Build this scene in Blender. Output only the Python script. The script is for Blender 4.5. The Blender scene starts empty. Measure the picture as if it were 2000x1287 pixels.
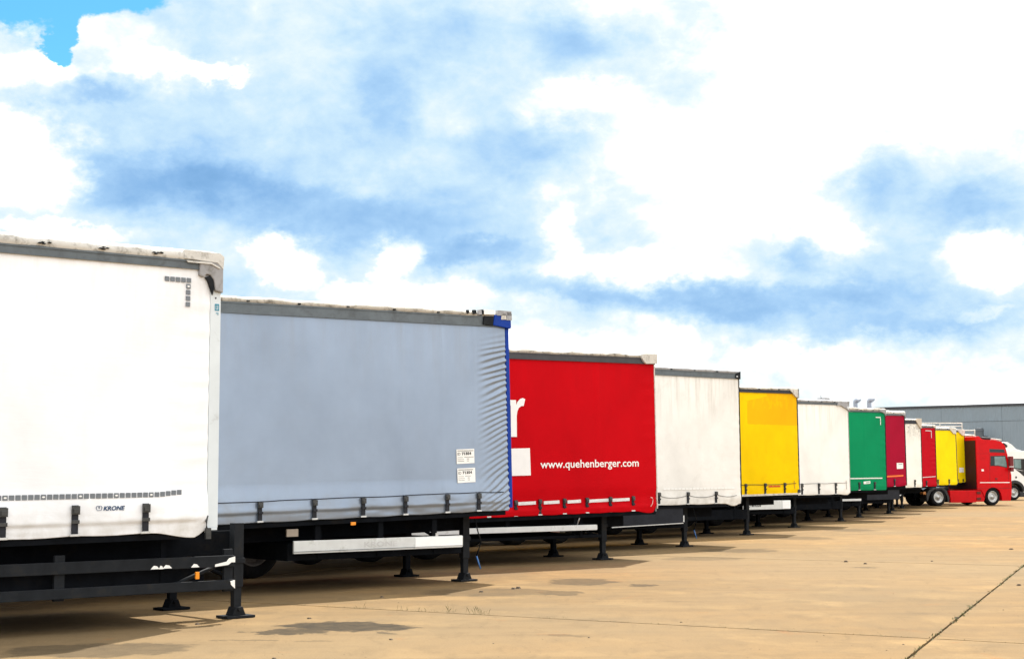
import bpy, bmesh, math, random
from mathutils import Vector, Matrix, noise
R = math.radians
random.seed(7)
scene = bpy.context.scene
col = scene.collection

# ------------------------------------------------------------------ camera
F_PX, EYE, ROLL, HOR = 3000.0, 1.55, 0.003, 930.0
pit = math.atan((HOR - 643.5) / F_PX)
CF = Vector((0, math.cos(pit), math.sin(pit)))
R0 = Vector((1, 0, 0)); U0 = R0.cross(CF)
CR = R0 * math.cos(ROLL) - U0 * math.sin(ROLL)
CU = U0 * math.cos(ROLL) + R0 * math.sin(ROLL)
CP = Vector((0, 0, EYE))
cam = bpy.data.cameras.new('camera'); camo = bpy.data.objects.new('camera', cam); col.objects.link(camo)
M = Matrix((CR, CU, -CF)).transposed().to_4x4(); M.translation = CP
camo.matrix_world = M
cam.sensor_width = 36.0; cam.lens = F_PX / 2000 * 36; cam.clip_start = 0.1; cam.clip_end = 9000
scene.camera = camo
def ray(x, y): return CF + CR * ((x - 1000) / F_PX) + CU * ((643.5 - y) / F_PX)
def ground(x, y, z=0.0):
    v = ray(x, y); return CP + v * ((z - EYE) / v.z)

# ------------------------------------------------------------------ sun, exposure
SUN_EL = R(55); SUN_AZ = R(18)          # azimuth from +Y towards +X
sd = Vector((math.sin(SUN_AZ) * math.cos(SUN_EL), math.cos(SUN_AZ) * math.cos(SUN_EL), math.sin(SUN_EL)))
sl = bpy.data.lights.new('sun', 'SUN'); sl.energy = 4.5; sl.angle = R(0.9); sl.color = (1.0, 0.955, 0.88)
so = bpy.data.objects.new('sun', sl); col.objects.link(so)
so.rotation_euler = sd.to_track_quat('Z', 'Y').to_euler(); so.location = (30, 0, 60)
vs = scene.view_settings
scene.display_settings.display_device = 'sRGB'
vs.view_transform = 'Standard'; vs.look = 'None'; vs.gamma = 1.0; vs.use_curve_mapping = False
vs.exposure = 1.0

# ------------------------------------------------------------------ world: Nishita sky with broken cloud
def srgb(r, g, b):
    f = lambda c: (c / 12.92 if c <= 0.04045 else ((c + 0.055) / 1.055) ** 2.4)
    return (f(r / 255), f(g / 255), f(b / 255), 1.0)
world = bpy.data.worlds.new('World'); scene.world = world; world.use_nodes = True
wt = world.node_tree; wt.nodes.clear()
def N(t, kind, **kw):
    n = t.nodes.new(kind)
    for k, v in kw.items(): setattr(n, k, v)
    return n
def L(t, a, b): t.links.new(a, b)
def mth(t, op, a, b=None, c=None, clamp=False):
    n = N(t, 'ShaderNodeMath', operation=op, use_clamp=clamp)
    for i, s in enumerate((a, b, c)):
        if s is None: continue
        if isinstance(s, (int, float)): n.inputs[i].default_value = s
        else: L(t, s, n.inputs[i])
    return n.outputs[0]
def vmth(t, op, a, b=None):
    n = N(t, 'ShaderNodeVectorMath', operation=op)
    for i, s in enumerate((a, b)):
        if s is None: continue
        if isinstance(s, (tuple, list, Vector)): n.inputs[i].default_value = tuple(s)
        else: L(t, s, n.inputs[i])
    return n.outputs['Value'] if op in ('DOT_PRODUCT', 'LENGTH') else n.outputs[0]
def nz(t, vec, scale, detail=5, rough=0.55, dist=0.0, out='Fac'):
    n = N(t, 'ShaderNodeTexNoise'); n.inputs['Scale'].default_value = scale
    n.inputs['Detail'].default_value = detail; n.inputs['Roughness'].default_value = rough
    n.inputs['Distortion'].default_value = dist
    if vec is not None: L(t, vec, n.inputs['Vector'])
    return n.outputs[out]
def ramp(t, fac, stops, interp='LINEAR'):
    n = N(t, 'ShaderNodeValToRGB'); n.color_ramp.interpolation = interp
    el = n.color_ramp.elements
    while len(el) < len(stops): el.new(0.5)
    for e, (p, c) in zip(el, stops): e.position = p; e.color = c
    L(t, fac, n.inputs[0]); return n.outputs[0]
def mixc(t, fac, a, b, blend='MIX'):
    n = N(t, 'ShaderNodeMix', data_type='RGBA', blend_type=blend)
    for i, s in ((0, fac), (6, a), (7, b)):
        if isinstance(s, (int, float)): n.inputs[i].default_value = s
        elif isinstance(s, (tuple, list)): n.inputs[i].default_value = s
        else: L(t, s, n.inputs[i])
    return n.outputs[2]

tc = N(wt, 'ShaderNodeTexCoord')
dirn = vmth(wt, 'NORMALIZE', tc.outputs['Generated'])
sep = N(wt, 'ShaderNodeSeparateXYZ'); L(wt, dirn, sep.inputs[0])
az = mth(wt, 'ARCTAN2', sep.outputs[0], sep.outputs[1])
el = mth(wt, 'ARCSINE', sep.outputs[2])
cmb = N(wt, 'ShaderNodeCombineXYZ'); L(wt, az, cmb.inputs[0]); L(wt, el, cmb.inputs[1])
stretch = vmth(wt, 'MULTIPLY', dirn, (1, 1, 1.5))
w1 = vmth(wt, 'SUBTRACT', nz(wt, stretch, 9, 6, 0.6, out='Color'), (0.5, 0.5, 0.5))
w2 = vmth(wt, 'SUBTRACT', nz(wt, stretch, 34, 6, 0.62, out='Color'), (0.5, 0.5, 0.5))
warp = vmth(wt, 'ADD', vmth(wt, 'MULTIPLY', w1, (0.09, 0.055, 0)), vmth(wt, 'MULTIPLY', w2, (0.044, 0.032, 0)))
wpos = vmth(wt, 'ADD', cmb.outputs[0], warp)
def px2ae(x, y):
    v = ray(x, y).normalized(); return math.atan2(v.x, v.y), math.asin(v.z)
def blob(x, y, rx, ry, w, p=1.0):
    a, e = px2ae(x, y)
    d = vmth(wt, 'MULTIPLY', vmth(wt, 'SUBTRACT', wpos, (a, e, 0)), (F_PX / rx, F_PX / ry, 0))
    q = vmth(wt, 'DOT_PRODUCT', d, d)
    if p != 1.0: q = mth(wt, 'POWER', q, p)
    return mth(wt, 'MULTIPLY', mth(wt, 'POWER', 2.718, mth(wt, 'MULTIPLY', q, -1.0)), w)
CLOUDS = [  # bright masses
 (20, 300, 120, 90, .60, 3), (300, 165, 130, 45, .46, 2.5), (60, 140, 80, 45, .42, 2.2), (400, 160, 70, 24, .34, 2.5), (240, 90, 120, 40, .30, 2),
 (1400, 340, 270, 150, .60, 1.6), (1740, 130, 330, 170, .52, 1.4), (1120, 210, 120, 45, .34, 1.8), (1110, 440, 55, 80, .40, 2),
 (1270, 525, 170, 40, .46, 2), (1620, 470, 90, 34, .36, 2), (90, 448, 140, 26, .46, 2), (560, 520, 85, 48, .56, 2.5),
 (790, 580, 170, 42, .54, 2.2), (775, 500, 38, 40, .46, 2.2), (1960, 505, 110, 55, .56, 2.2), (1450, 690, 330, 40, .24, 1.4), (1800, 740, 400, 60, .24, 1.2), (1100, 690, 160, 34, .2, 1.4),
 (480, 70, 170, 110, .06, 1.3), (905, 255, 60, 45, .13, 1.2), (710, 385, 50, 24, .18, 1.2), (1320, 640, 100, 24, .22, 1.4), (1920, 612, 60, 10, .3, 1.5),
 # grey blue undersides
 (300, 360, 200, 45, -.30, 1.3), (610, 425, 260, 55, -.36, 1.3), (440, 385, 120, 40, -.12, 1.2), (740, 210, 70, 120, -.22, 1.3), (1130, 75, 120, 60, -.32, 1.3),
 (1010, 300, 110, 50, -.16, 1.2), (1500, 575, 270, 36, -.36, 1.4), (1080, 560, 190, 32, -.30, 1.4), (1920, 400, 110, 40, -.22, 1.2), (1560, 500, 40, 30, -.2, 1.3),
 (1720, 350, 70, 60, -.26, 1.3), (920, 490, 120, 28, -.34, 1.4), (220, 185, 190, 24, -.26, 1.6), (1750, 625, 260, 24, -.22, 1.3), (850, 60, 160, 60, -.10, 1.2), (1650, 100, 40, 40, -.18, 1.2),
 (600, 300, 800, 460, -.29, 1.8), (1650, 420, 560, 460, -.28, 2.0)]  # wide negative blobs cancel the raised cloud base within the view
acc = None
for c in CLOUDS:
    b = blob(c[0], c[1], c[2], c[3], c[4] * (.62 if c[4] > 0 else (1.0 if c[2] > 500 else .85)), c[5]); acc = b if acc is None else mth(wt, 'ADD', acc, b)
n1 = nz(wt, stretch, 5.0, 8, 0.60, 0.6); n2 = nz(wt, stretch, 22, 7, 0.6, 0.3)
val = mth(wt, 'ADD', mth(wt, 'ADD', 0.86, acc), mth(wt, 'MULTIPLY', mth(wt, 'SUBTRACT', n1, 0.5), 0.55))  # cloud base raised, unseen behind the camera, to brighten the shaded trailer sides
val = mth(wt, 'ADD', val, mth(wt, 'MULTIPLY', mth(wt, 'SUBTRACT', n2, 0.5), 0.46))
n4 = nz(wt, stretch, 70, 6, 0.62, 0.2)
val = mth(wt, 'ADD', val, mth(wt, 'MULTIPLY', mth(wt, 'SUBTRACT', n4, 0.5), 0.16))
cloud = ramp(wt, val, [(0.0, srgb(118, 168, 218)), (0.20, srgb(140, 187, 235)), (0.40, srgb(174, 214, 251)), (0.56, srgb(207, 236, 255)),
                       (0.70, srgb(238, 252, 255)), (0.80, (1.20, 1.22, 1.22, 1)), (1.0, (3.8, 3.78, 3.70, 1))])
# clear sky: the gap at upper left and noise gaps over the rest of the dome
gap = mth(wt, 'ADD', blob(120, -20, 200, 66, 1.35, 2.0), blob(102, 88, 42, 44, 1.05, 2.0))
gap = mth(wt, 'ADD', gap, blob(20, 75, 60, 35, .55, 1.6))
far = nz(wt, vmth(wt, 'ADD', stretch, (3.1, 1.7, 0.4)), 2.1, 6, 0.6, 0.4)
gap = mth(wt, 'ADD', gap, mth(wt, 'MAXIMUM', mth(wt, 'MULTIPLY', mth(wt, 'SUBTRACT', far, 0.60), 5.0), 0.0))
n3 = nz(wt, stretch, 30, 6, 0.65)
gap = mth(wt, 'ADD', gap, mth(wt, 'MULTIPLY', mth(wt, 'SUBTRACT', n3, 0.5), 1.2))
gm = N(wt, 'ShaderNodeMapRange', interpolation_type='SMOOTHSTEP'); L(wt, gap, gm.inputs[0])
gm.inputs[1].default_value = 0.34; gm.inputs[2].default_value = 0.80
sky = N(wt, 'ShaderNodeTexSky', sky_type='NISHITA'); sky.sun_disc = False
sky.sun_elevation = SUN_EL; sky.sun_rotation = SUN_AZ; sky.air_density = 1.0; sky.dust_density = 0.3; sky.ozone_density = 4.0
bg1 = N(wt, 'ShaderNodeBackground'); L(wt, mixc(wt, 1.0, sky.outputs[0], (0.42, 0.92, 1.15, 1), 'MULTIPLY'), bg1.inputs[0]); bg1.inputs[1].default_value = 0.085
bg2 = N(wt, 'ShaderNodeBackground'); L(wt, cloud, bg2.inputs[0]); bg2.inputs[1].default_value = 0.50
ms = N(wt, 'ShaderNodeMixShader'); L(wt, gm.outputs[0], ms.inputs[0]); L(wt, bg2.outputs[0], ms.inputs[1]); L(wt, bg1.outputs[0], ms.inputs[2])
wo = N(wt, 'ShaderNodeOutputWorld'); L(wt, ms.outputs[0], wo.inputs[0])
world.cycles.sampling_method = 'MANUAL'; world.cycles.sample_map_resolution = 512

# ------------------------------------------------------------------ materials
MATS = {}
def base_mat(name):
    m = bpy.data.materials.new(name); m.use_nodes = True
    t = m.node_tree; b = t.nodes['Principled BSDF']; return m, t, b
def plain(name, c, rough=0.5, metal=0.0, var=0.15, scale=6.0, bump=0.0, dirt=None, dscale=2.5, dlo=.5, dhi=.75, coat=0.0, spec=0.3):
    if name in MATS: return MATS[name]
    m, t, b = base_mat(name); tcn = N(t, 'ShaderNodeTexCoord'); o = tcn.outputs['Object']
    f = nz(t, o, scale, 6, 0.6)
    dark = tuple(x * (1 - var) for x in c[:3]) + (1,); lite = tuple(min(1, x * (1 + var)) for x in c[:3]) + (1,)
    cc = ramp(t, f, [(0.25, dark), (0.75, lite)])
    if dirt:
        d = nz(t, o, dscale, 8, 0.7, 0.4)
        cc = mixc(t, ramp(t, d, [(dlo, (0, 0, 0, 1)), (dhi, (1, 1, 1, 1))]), cc, tuple(dirt[:3]) + (1,))
    L(t, cc, b.inputs['Base Color'])
    b.inputs['Roughness'].default_value = rough; b.inputs['Metallic'].default_value = metal
    b.inputs['Specular IOR Level'].default_value = spec
    if coat: b.inputs['Coat Weight'].default_value = coat
    if bump:
        bn = N(t, 'ShaderNodeBump'); bn.inputs['Strength'].default_value = bump; bn.inputs['Distance'].default_value = 0.01
        L(t, nz(t, o, scale * 6, 5), bn.inputs['Height']); L(t, bn.outputs[0], b.inputs['Normal'])
    MATS[name] = m; return m
def tarp(name, c, zb, zt, rough=0.42, metal=0.0, dirt=(0.22, 0.19, 0.14), top=0.5, low=0.4, mid=0.1, var=0.05, patch=None, stain=None, spec=0.03, bump=0.25):
    """PVC curtain: faint weave, streaks of grime running down from the top rail, grime along the skirt."""
    m, t, b = base_mat(name); tcn = N(t, 'ShaderNodeTexCoord'); o = tcn.outputs['Object']
    sp = N(t, 'ShaderNodeSeparateXYZ'); L(t, o, sp.inputs[0])
    f = nz(t, o, 1.3, 6, 0.6)
    cc = ramp(t, f, [(0.25, tuple(x * (1 - var) for x in c) + (1,)), (0.75, tuple(min(1, x * (1 + var)) for x in c) + (1,))])
    if patch:
        pc, x0, z0 = patch
        e = mth(t, 'MULTIPLY', mth(t, 'SUBTRACT', nz(t, o, 5, 3), 0.5), 0.05)
        xx = mth(t, 'ADD', sp.outputs[0], e); zz = mth(t, 'ADD', sp.outputs[2], e)
        mk = mth(t, 'MULTIPLY', mth(t, 'GREATER_THAN', xx, x0), mth(t, 'GREATER_THAN', zz, z0))
        cut = mth(t, 'MULTIPLY', mth(t, 'LESS_THAN', xx, -1.2), mth(t, 'GREATER_THAN', mth(t, 'SUBTRACT', zz, mth(t, 'MULTIPLY', xx, 0.17)), 3.83))
        mk = mth(t, 'MULTIPLY', mk, mth(t, 'SUBTRACT', 1.0, cut))
        old = mth(t, 'MULTIPLY', mth(t, 'GREATER_THAN', nz(t, vmth(t, 'MULTIPLY', o, (6, 1, 3)), 1.0, 2), 0.56), mth(t, 'GREATER_THAN', zz, 3.3))
        mk = mth(t, 'MULTIPLY', mk, mth(t, 'SUBTRACT', 0.9, mth(t, 'MULTIPLY', old, 0.35)))
        cc = mixc(t, mk, cc, pc + (1,))
    fd = nz(t, vmth(t, 'MULTIPLY', o, (.5, 1, .35)), 1.1, 5, 0.6, 0.3)
    cc = mixc(t, 1.0, cc, ramp(t, fd, [(0.3, (.86, .86, .86, 1)), (0.7, (1.08, 1.08, 1.08, 1))]), 'MULTIPLY')
    st = nz(t, vmth(t, 'MULTIPLY', o, (3.2, 1, 0.28)), 2.0, 8, 0.68, 0.2)
    st2 = nz(t, vmth(t, 'MULTIPLY', o, (1.2, 1, 1.0)), 2.2, 8, 0.7, 0.5)
    def mr(v, a, bb, c0=0.0, c1=1.0):
        n = N(t, 'ShaderNodeMapRange'); L(t, v, n.inputs[0])
        for i, x in enumerate((a, bb, c0, c1)): n.inputs[i + 1].default_value = x
        return n.outputs[0]
    z = sp.outputs[2]
    gt = mth(t, 'MULTIPLY', mr(z, zt - 1.35, zt - 0.25), mr(st, 0.46, 0.78)); gt = mth(t, 'MULTIPLY', gt, top)
    gl = mth(t, 'MULTIPLY', mr(z, zb + 0.42, zb + 0.0), mr(st2, 0.36, 0.72)); gl = mth(t, 'MULTIPLY', gl, low)
    gm_ = mth(t, 'MULTIPLY', mr(st2, 0.52, 0.80), mid)
    g = mth(t, 'ADD', mth(t, 'ADD', gt, gl), gm_, clamp=True)
    cc = mixc(t, g, cc, tuple(dirt) + (1,))
    if stain:   # heavy black mould near the top front corner
        sx = mth(t, 'MULTIPLY', mr(z, zt - 0.95, zt - 0.25), mr(nz(t, o, 4.5, 8, 0.75, 0.6), 0.46, 0.62))
        cc = mixc(t, mth(t, 'MULTIPLY', sx, stain), cc, (0.03, 0.028, 0.022, 1))
    L(t, cc, b.inputs['Base Color'])
    b.inputs['Roughness'].default_value = rough; b.inputs['Metallic'].default_value = metal; b.inputs['Specular IOR Level'].default_value = spec
    bn = N(t, 'ShaderNodeBump'); bn.inputs['Strength'].default_value = bump; bn.inputs['Distance'].default_value = 0.01
    hh = mth(t, 'ADD', nz(t, vmth(t, 'MULTIPLY', o, (1, 1, 5)), 4, 5), mth(t, 'MULTIPLY', nz(t, vmth(t, 'MULTIPLY', o, (2, 1, 60)), 3.0, 3), 0.25))
    L(t, hh, bn.inputs['Height']); L(t, bn.outputs[0], b.inputs['Normal'])
    return m

STAINS_AND_SHADE = [  # world x, y, radius x, radius y, strength, angle
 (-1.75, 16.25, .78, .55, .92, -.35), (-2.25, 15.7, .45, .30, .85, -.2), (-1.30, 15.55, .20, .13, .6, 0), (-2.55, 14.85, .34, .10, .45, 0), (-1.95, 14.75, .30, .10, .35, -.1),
 (-3.75, 14.1, .95, .62, .55, .1), (1.05, 22.9, .55, .75, .6, 0), (1.8, 22.1, .22, .4, .65, 0), (.62, 20.7, .35, .5, .55, 0),  # leading ellipse paints the nearest trailer's cast shadow into the concrete
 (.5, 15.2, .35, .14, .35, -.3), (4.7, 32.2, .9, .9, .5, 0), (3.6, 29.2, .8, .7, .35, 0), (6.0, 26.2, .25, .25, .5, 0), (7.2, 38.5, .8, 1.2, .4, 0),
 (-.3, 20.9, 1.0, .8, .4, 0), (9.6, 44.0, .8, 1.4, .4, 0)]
def concrete(name, stains_and_shade=True, tint=True):
    m, t, b = base_mat(name); ge = N(t, 'ShaderNodeNewGeometry'); p = ge.outputs['Position']
    a1 = nz(t, p, 0.33, 7, 0.62, 0.3); a2 = nz(t, p, 1.7, 8, 0.66, 0.4); a3 = nz(t, p, 60, 5, 0.7)
    c = ramp(t, a1, [(0.30, (0.145, 0.110, 0.068, 1)), (0.52, (0.170, 0.122, 0.068, 1)), (0.72, (0.192, 0.130, 0.066, 1))])
    c = mixc(t, mth(t, 'MULTIPLY', ramp(t, a2, [(0.46, (0, 0, 0, 1)), (0.72, (1, 1, 1, 1))]), 0.50), c, (0.105, 0.084, 0.058, 1))
    a4 = nz(t, vmth(t, 'ADD', p, (17, 5, 0)), 0.9, 7, 0.65, 0.5)
    c = mixc(t, mth(t, 'MULTIPLY', ramp(t, a4, [(0.52, (0, 0, 0, 1)), (0.70, (1, 1, 1, 1))]), 0.7), c, (0.245, 0.178, 0.096, 1))
    big = nz(t, vmth(t, 'ADD', p, (3, 41, 0)), 0.085, 4, 0.5, 0.3)
    c = mixc(t, ramp(t, big, [(0.40, (0, 0, 0, 1)), (0.62, (.75, .75, .75, 1))]), c, (0.158, 0.128, 0.086, 1))
    blo = nz(t, vmth(t, 'MULTIPLY', p, (1, .45, 1)), 3.6, 9, 0.72, 0.8)
    c = mixc(t, mth(t, 'MULTIPLY', ramp(t, blo, [(0.52, (0, 0, 0, 1)), (0.64, (1, 1, 1, 1))]), 0.28), c, (0.085, 0.068, 0.046, 1))
    rst = nz(t, vmth(t, 'ADD', p, (9, 2, 0)), 1.1, 8, 0.7, 0.6)
    c = mixc(t, mth(t, 'MULTIPLY', ramp(t, rst, [(0.62, (0, 0, 0, 1)), (0.72, (1, 1, 1, 1))]), 0.55), c, (0.21, 0.105, 0.045, 1))
    # aggregate speckle
    c = mixc(t, 0.55, c, ramp(t, a3, [(0.3, (0.55, 0.55, 0.55, 1)), (0.5, (0.98, 0.98, 0.98, 1)), (0.75, (1.25, 1.22, 1.15, 1))]), 'MULTIPLY')
    # scuffed tyre tracks sweeping along the row of trailers
    rot = N(t, 'ShaderNodeMapping'); rot.inputs['Rotation'].default_value = (0, 0, R(62)); rot.inputs['Scale'].default_value = (0.25, 2.4, 1)
    L(t, p, rot.inputs['Vector'])
    tr = nz(t, rot.outputs[0], 0.8, 5, 0.6, 0.2)
    c = mixc(t, mth(t, 'MULTIPLY', ramp(t, tr, [(0.50, (0, 0, 0, 1)), (0.70, (1, 1, 1, 1))]), 0.36), c, (0.088, 0.070, 0.048, 1))
    c = mixc(t, 1.0, c, (1.18, 1.06, 0.89, 1), 'MULTIPLY')
    if tint:
        oi = N(t, 'ShaderNodeObjectInfo')
        c = mixc(t, 1.0, c, ramp(t, oi.outputs['Random'], [(0, (0.90, 0.92, 0.95, 1)), (1, (1.06, 1.03, 0.98, 1))]), 'MULTIPLY')
    if stains_and_shade:
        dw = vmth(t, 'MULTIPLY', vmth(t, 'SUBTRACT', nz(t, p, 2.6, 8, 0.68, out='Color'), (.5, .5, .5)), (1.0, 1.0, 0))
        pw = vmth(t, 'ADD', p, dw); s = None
        for (x, y, rx, ry, w, an) in STAINS_AND_SHADE:
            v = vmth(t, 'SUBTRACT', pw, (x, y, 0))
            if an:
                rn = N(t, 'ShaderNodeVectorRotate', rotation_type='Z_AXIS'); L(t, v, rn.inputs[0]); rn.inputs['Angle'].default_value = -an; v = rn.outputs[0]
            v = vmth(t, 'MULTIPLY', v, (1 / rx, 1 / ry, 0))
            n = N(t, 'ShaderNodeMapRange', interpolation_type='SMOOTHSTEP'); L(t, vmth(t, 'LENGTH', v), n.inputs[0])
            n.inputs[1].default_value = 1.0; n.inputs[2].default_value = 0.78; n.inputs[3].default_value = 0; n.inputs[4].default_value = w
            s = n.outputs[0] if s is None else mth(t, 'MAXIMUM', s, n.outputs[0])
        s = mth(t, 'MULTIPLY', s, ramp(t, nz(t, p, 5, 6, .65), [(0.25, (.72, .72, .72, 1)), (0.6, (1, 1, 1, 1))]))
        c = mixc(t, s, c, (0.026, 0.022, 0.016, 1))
    L(t, c, b.inputs['Base Color']); b.inputs['Roughness'].default_value = 0.92; b.inputs['Specular IOR Level'].default_value = 0.08
    bn = N(t, 'ShaderNodeBump'); bn.inputs['Strength'].default_value = 0.35; bn.inputs['Distance'].default_value = 0.01
    L(t, nz(t, p, 45, 6, .7), bn.inputs['Height']); L(t, bn.outputs[0], b.inputs['Normal'])
    return m

black = plain('chassis_black', (0.006, 0.007, 0.009), 0.9, 0, .4, 5, spec=.03, dirt=(.014, .012, .010), dscale=4, dlo=.55, dhi=.8)
darkgrey = plain('dark_steel', (0.013, 0.015, 0.018), 0.65, 0.0, .3, 6, spec=.10, dirt=(.028, .024, .018), dscale=6, dlo=.55, dhi=.85)
steel = plain('galvanised', (0.42, 0.44, 0.46), 0.42, 0.6, .2, 8)
alu = plain('aluminium_plate', (0.60, 0.62, 0.62), 0.38, 0.25, .10, 5, dirt=(.25, .24, .21), dscale=5, dlo=.55, dhi=.85)
railgrey = plain('rail_grey', (0.105, 0.125, 0.140), 0.5, 0.15, .2, 5, dirt=(.05, .05, .05), dscale=6, dlo=.5, dhi=.85)
raildark = plain('rail_dark', (0.020, 0.024, 0.034), 0.5, 0.1, .3, 5)
rooftarp = plain('roof_tarp', (0.42, 0.385, 0.33), 0.6, 0, .22, 3.0, .3, dirt=(.10, .088, .07), dscale=7, dlo=.48, dhi=.70)
roofwhite = plain('roof_tarp_white', (0.58, 0.57, 0.54), 0.55, 0, .12, 3.0, .3, dirt=(.17, .16, .135), dscale=8, dlo=.50, dhi=.72)
strapm = plain('strap_web', (0.012, 0.014, 0.020), 0.7, 0, .3, 20)
bucklem = plain('buckle_metal', (0.060, 0.062, 0.062), 0.45, 0.6, .3, 14)
hookm = plain('hook_metal', (0.55, 0.56, 0.56), 0.4, 0.6, .2, 14)
rubber = plain('rubber', (0.012, 0.012, 0.013), 0.85, 0, .3, 12, spec=.08, dirt=(.035, .03, .023), dscale=5, dlo=.5, dhi=.9)
rimm = plain('rim_silver', (0.55, 0.55, 0.54), 0.4, 0.5, .2, 9, dirt=(.10, .085, .065), dscale=9, dlo=.5, dhi=.8)
rimdull = plain('rim_dull', (0.16, 0.15, 0.14), 0.7, 0.0, .3, 9, dirt=(.05, .042, .035), dscale=9, dlo=.45, dhi=.75)
greydecal = plain('reflective_grey', (0.155, 0.175, 0.200), 0.4, 0.1, .15, 30)
whitep = plain('white_print', (0.82, 0.82, 0.80), 0.45, 0, .03, 6)
navy = plain('navy_print', (0.010, 0.045, 0.115), 0.45, 0, .1, 6)
inkb = plain('black_print', (0.012, 0.013, 0.016), 0.5, 0, .1, 6)
orangep = plain('orange_tape', (0.80, 0.16, 0.02), 0.45, 0, .1, 9)
redp = plain('red_print', (0.55, 0.04, 0.01), 0.5, 0, .15, 20)
silvert = plain('silver_tape', (0.62, 0.60, 0.60), 0.35, 0.3, .15, 20)
amber = plain('amber_lens', (0.85, 0.28, 0.02), 0.25, 0, .08, 30)
bluep = plain('blue_paint', (0.003, 0.035, 0.27), 0.4, 0, .15, 6, coat=.05, spec=.1)
postwhite = plain('post_white', (0.62, 0.68, 0.72), 0.4, 0, .06, 3, dirt=(.35, .36, .36), dscale=4, dlo=.6, dhi=.85)
capgrey = plain('cap_grey', (0.30, 0.30, 0.31), 0.5, 0.1, .15, 5, dirt=(.13, .12, .10), dscale=7, dlo=.52, dhi=.75)
capwhite = plain('cap_white', (0.55, 0.525, 0.475), 0.5, 0, .1, 6, dirt=(.2, .18, .15), dscale=8, dlo=.5, dhi=.76)
beigep = plain('beige_plate', (0.30, 0.25, 0.20), 0.5, 0, .1, 10)
boardm = plain('marker_pink', (0.42, 0.26, 0.24), 0.55, 0, .15, 8)
boardd = plain('marker_red', (0.16, 0.035, 0.03), 0.5, 0, .2, 10)
skirtm = plain('skirt_tarp', (0.014, 0.016, 0.022), 0.55, 0, .3, 3, .4, spec=.12)

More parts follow.
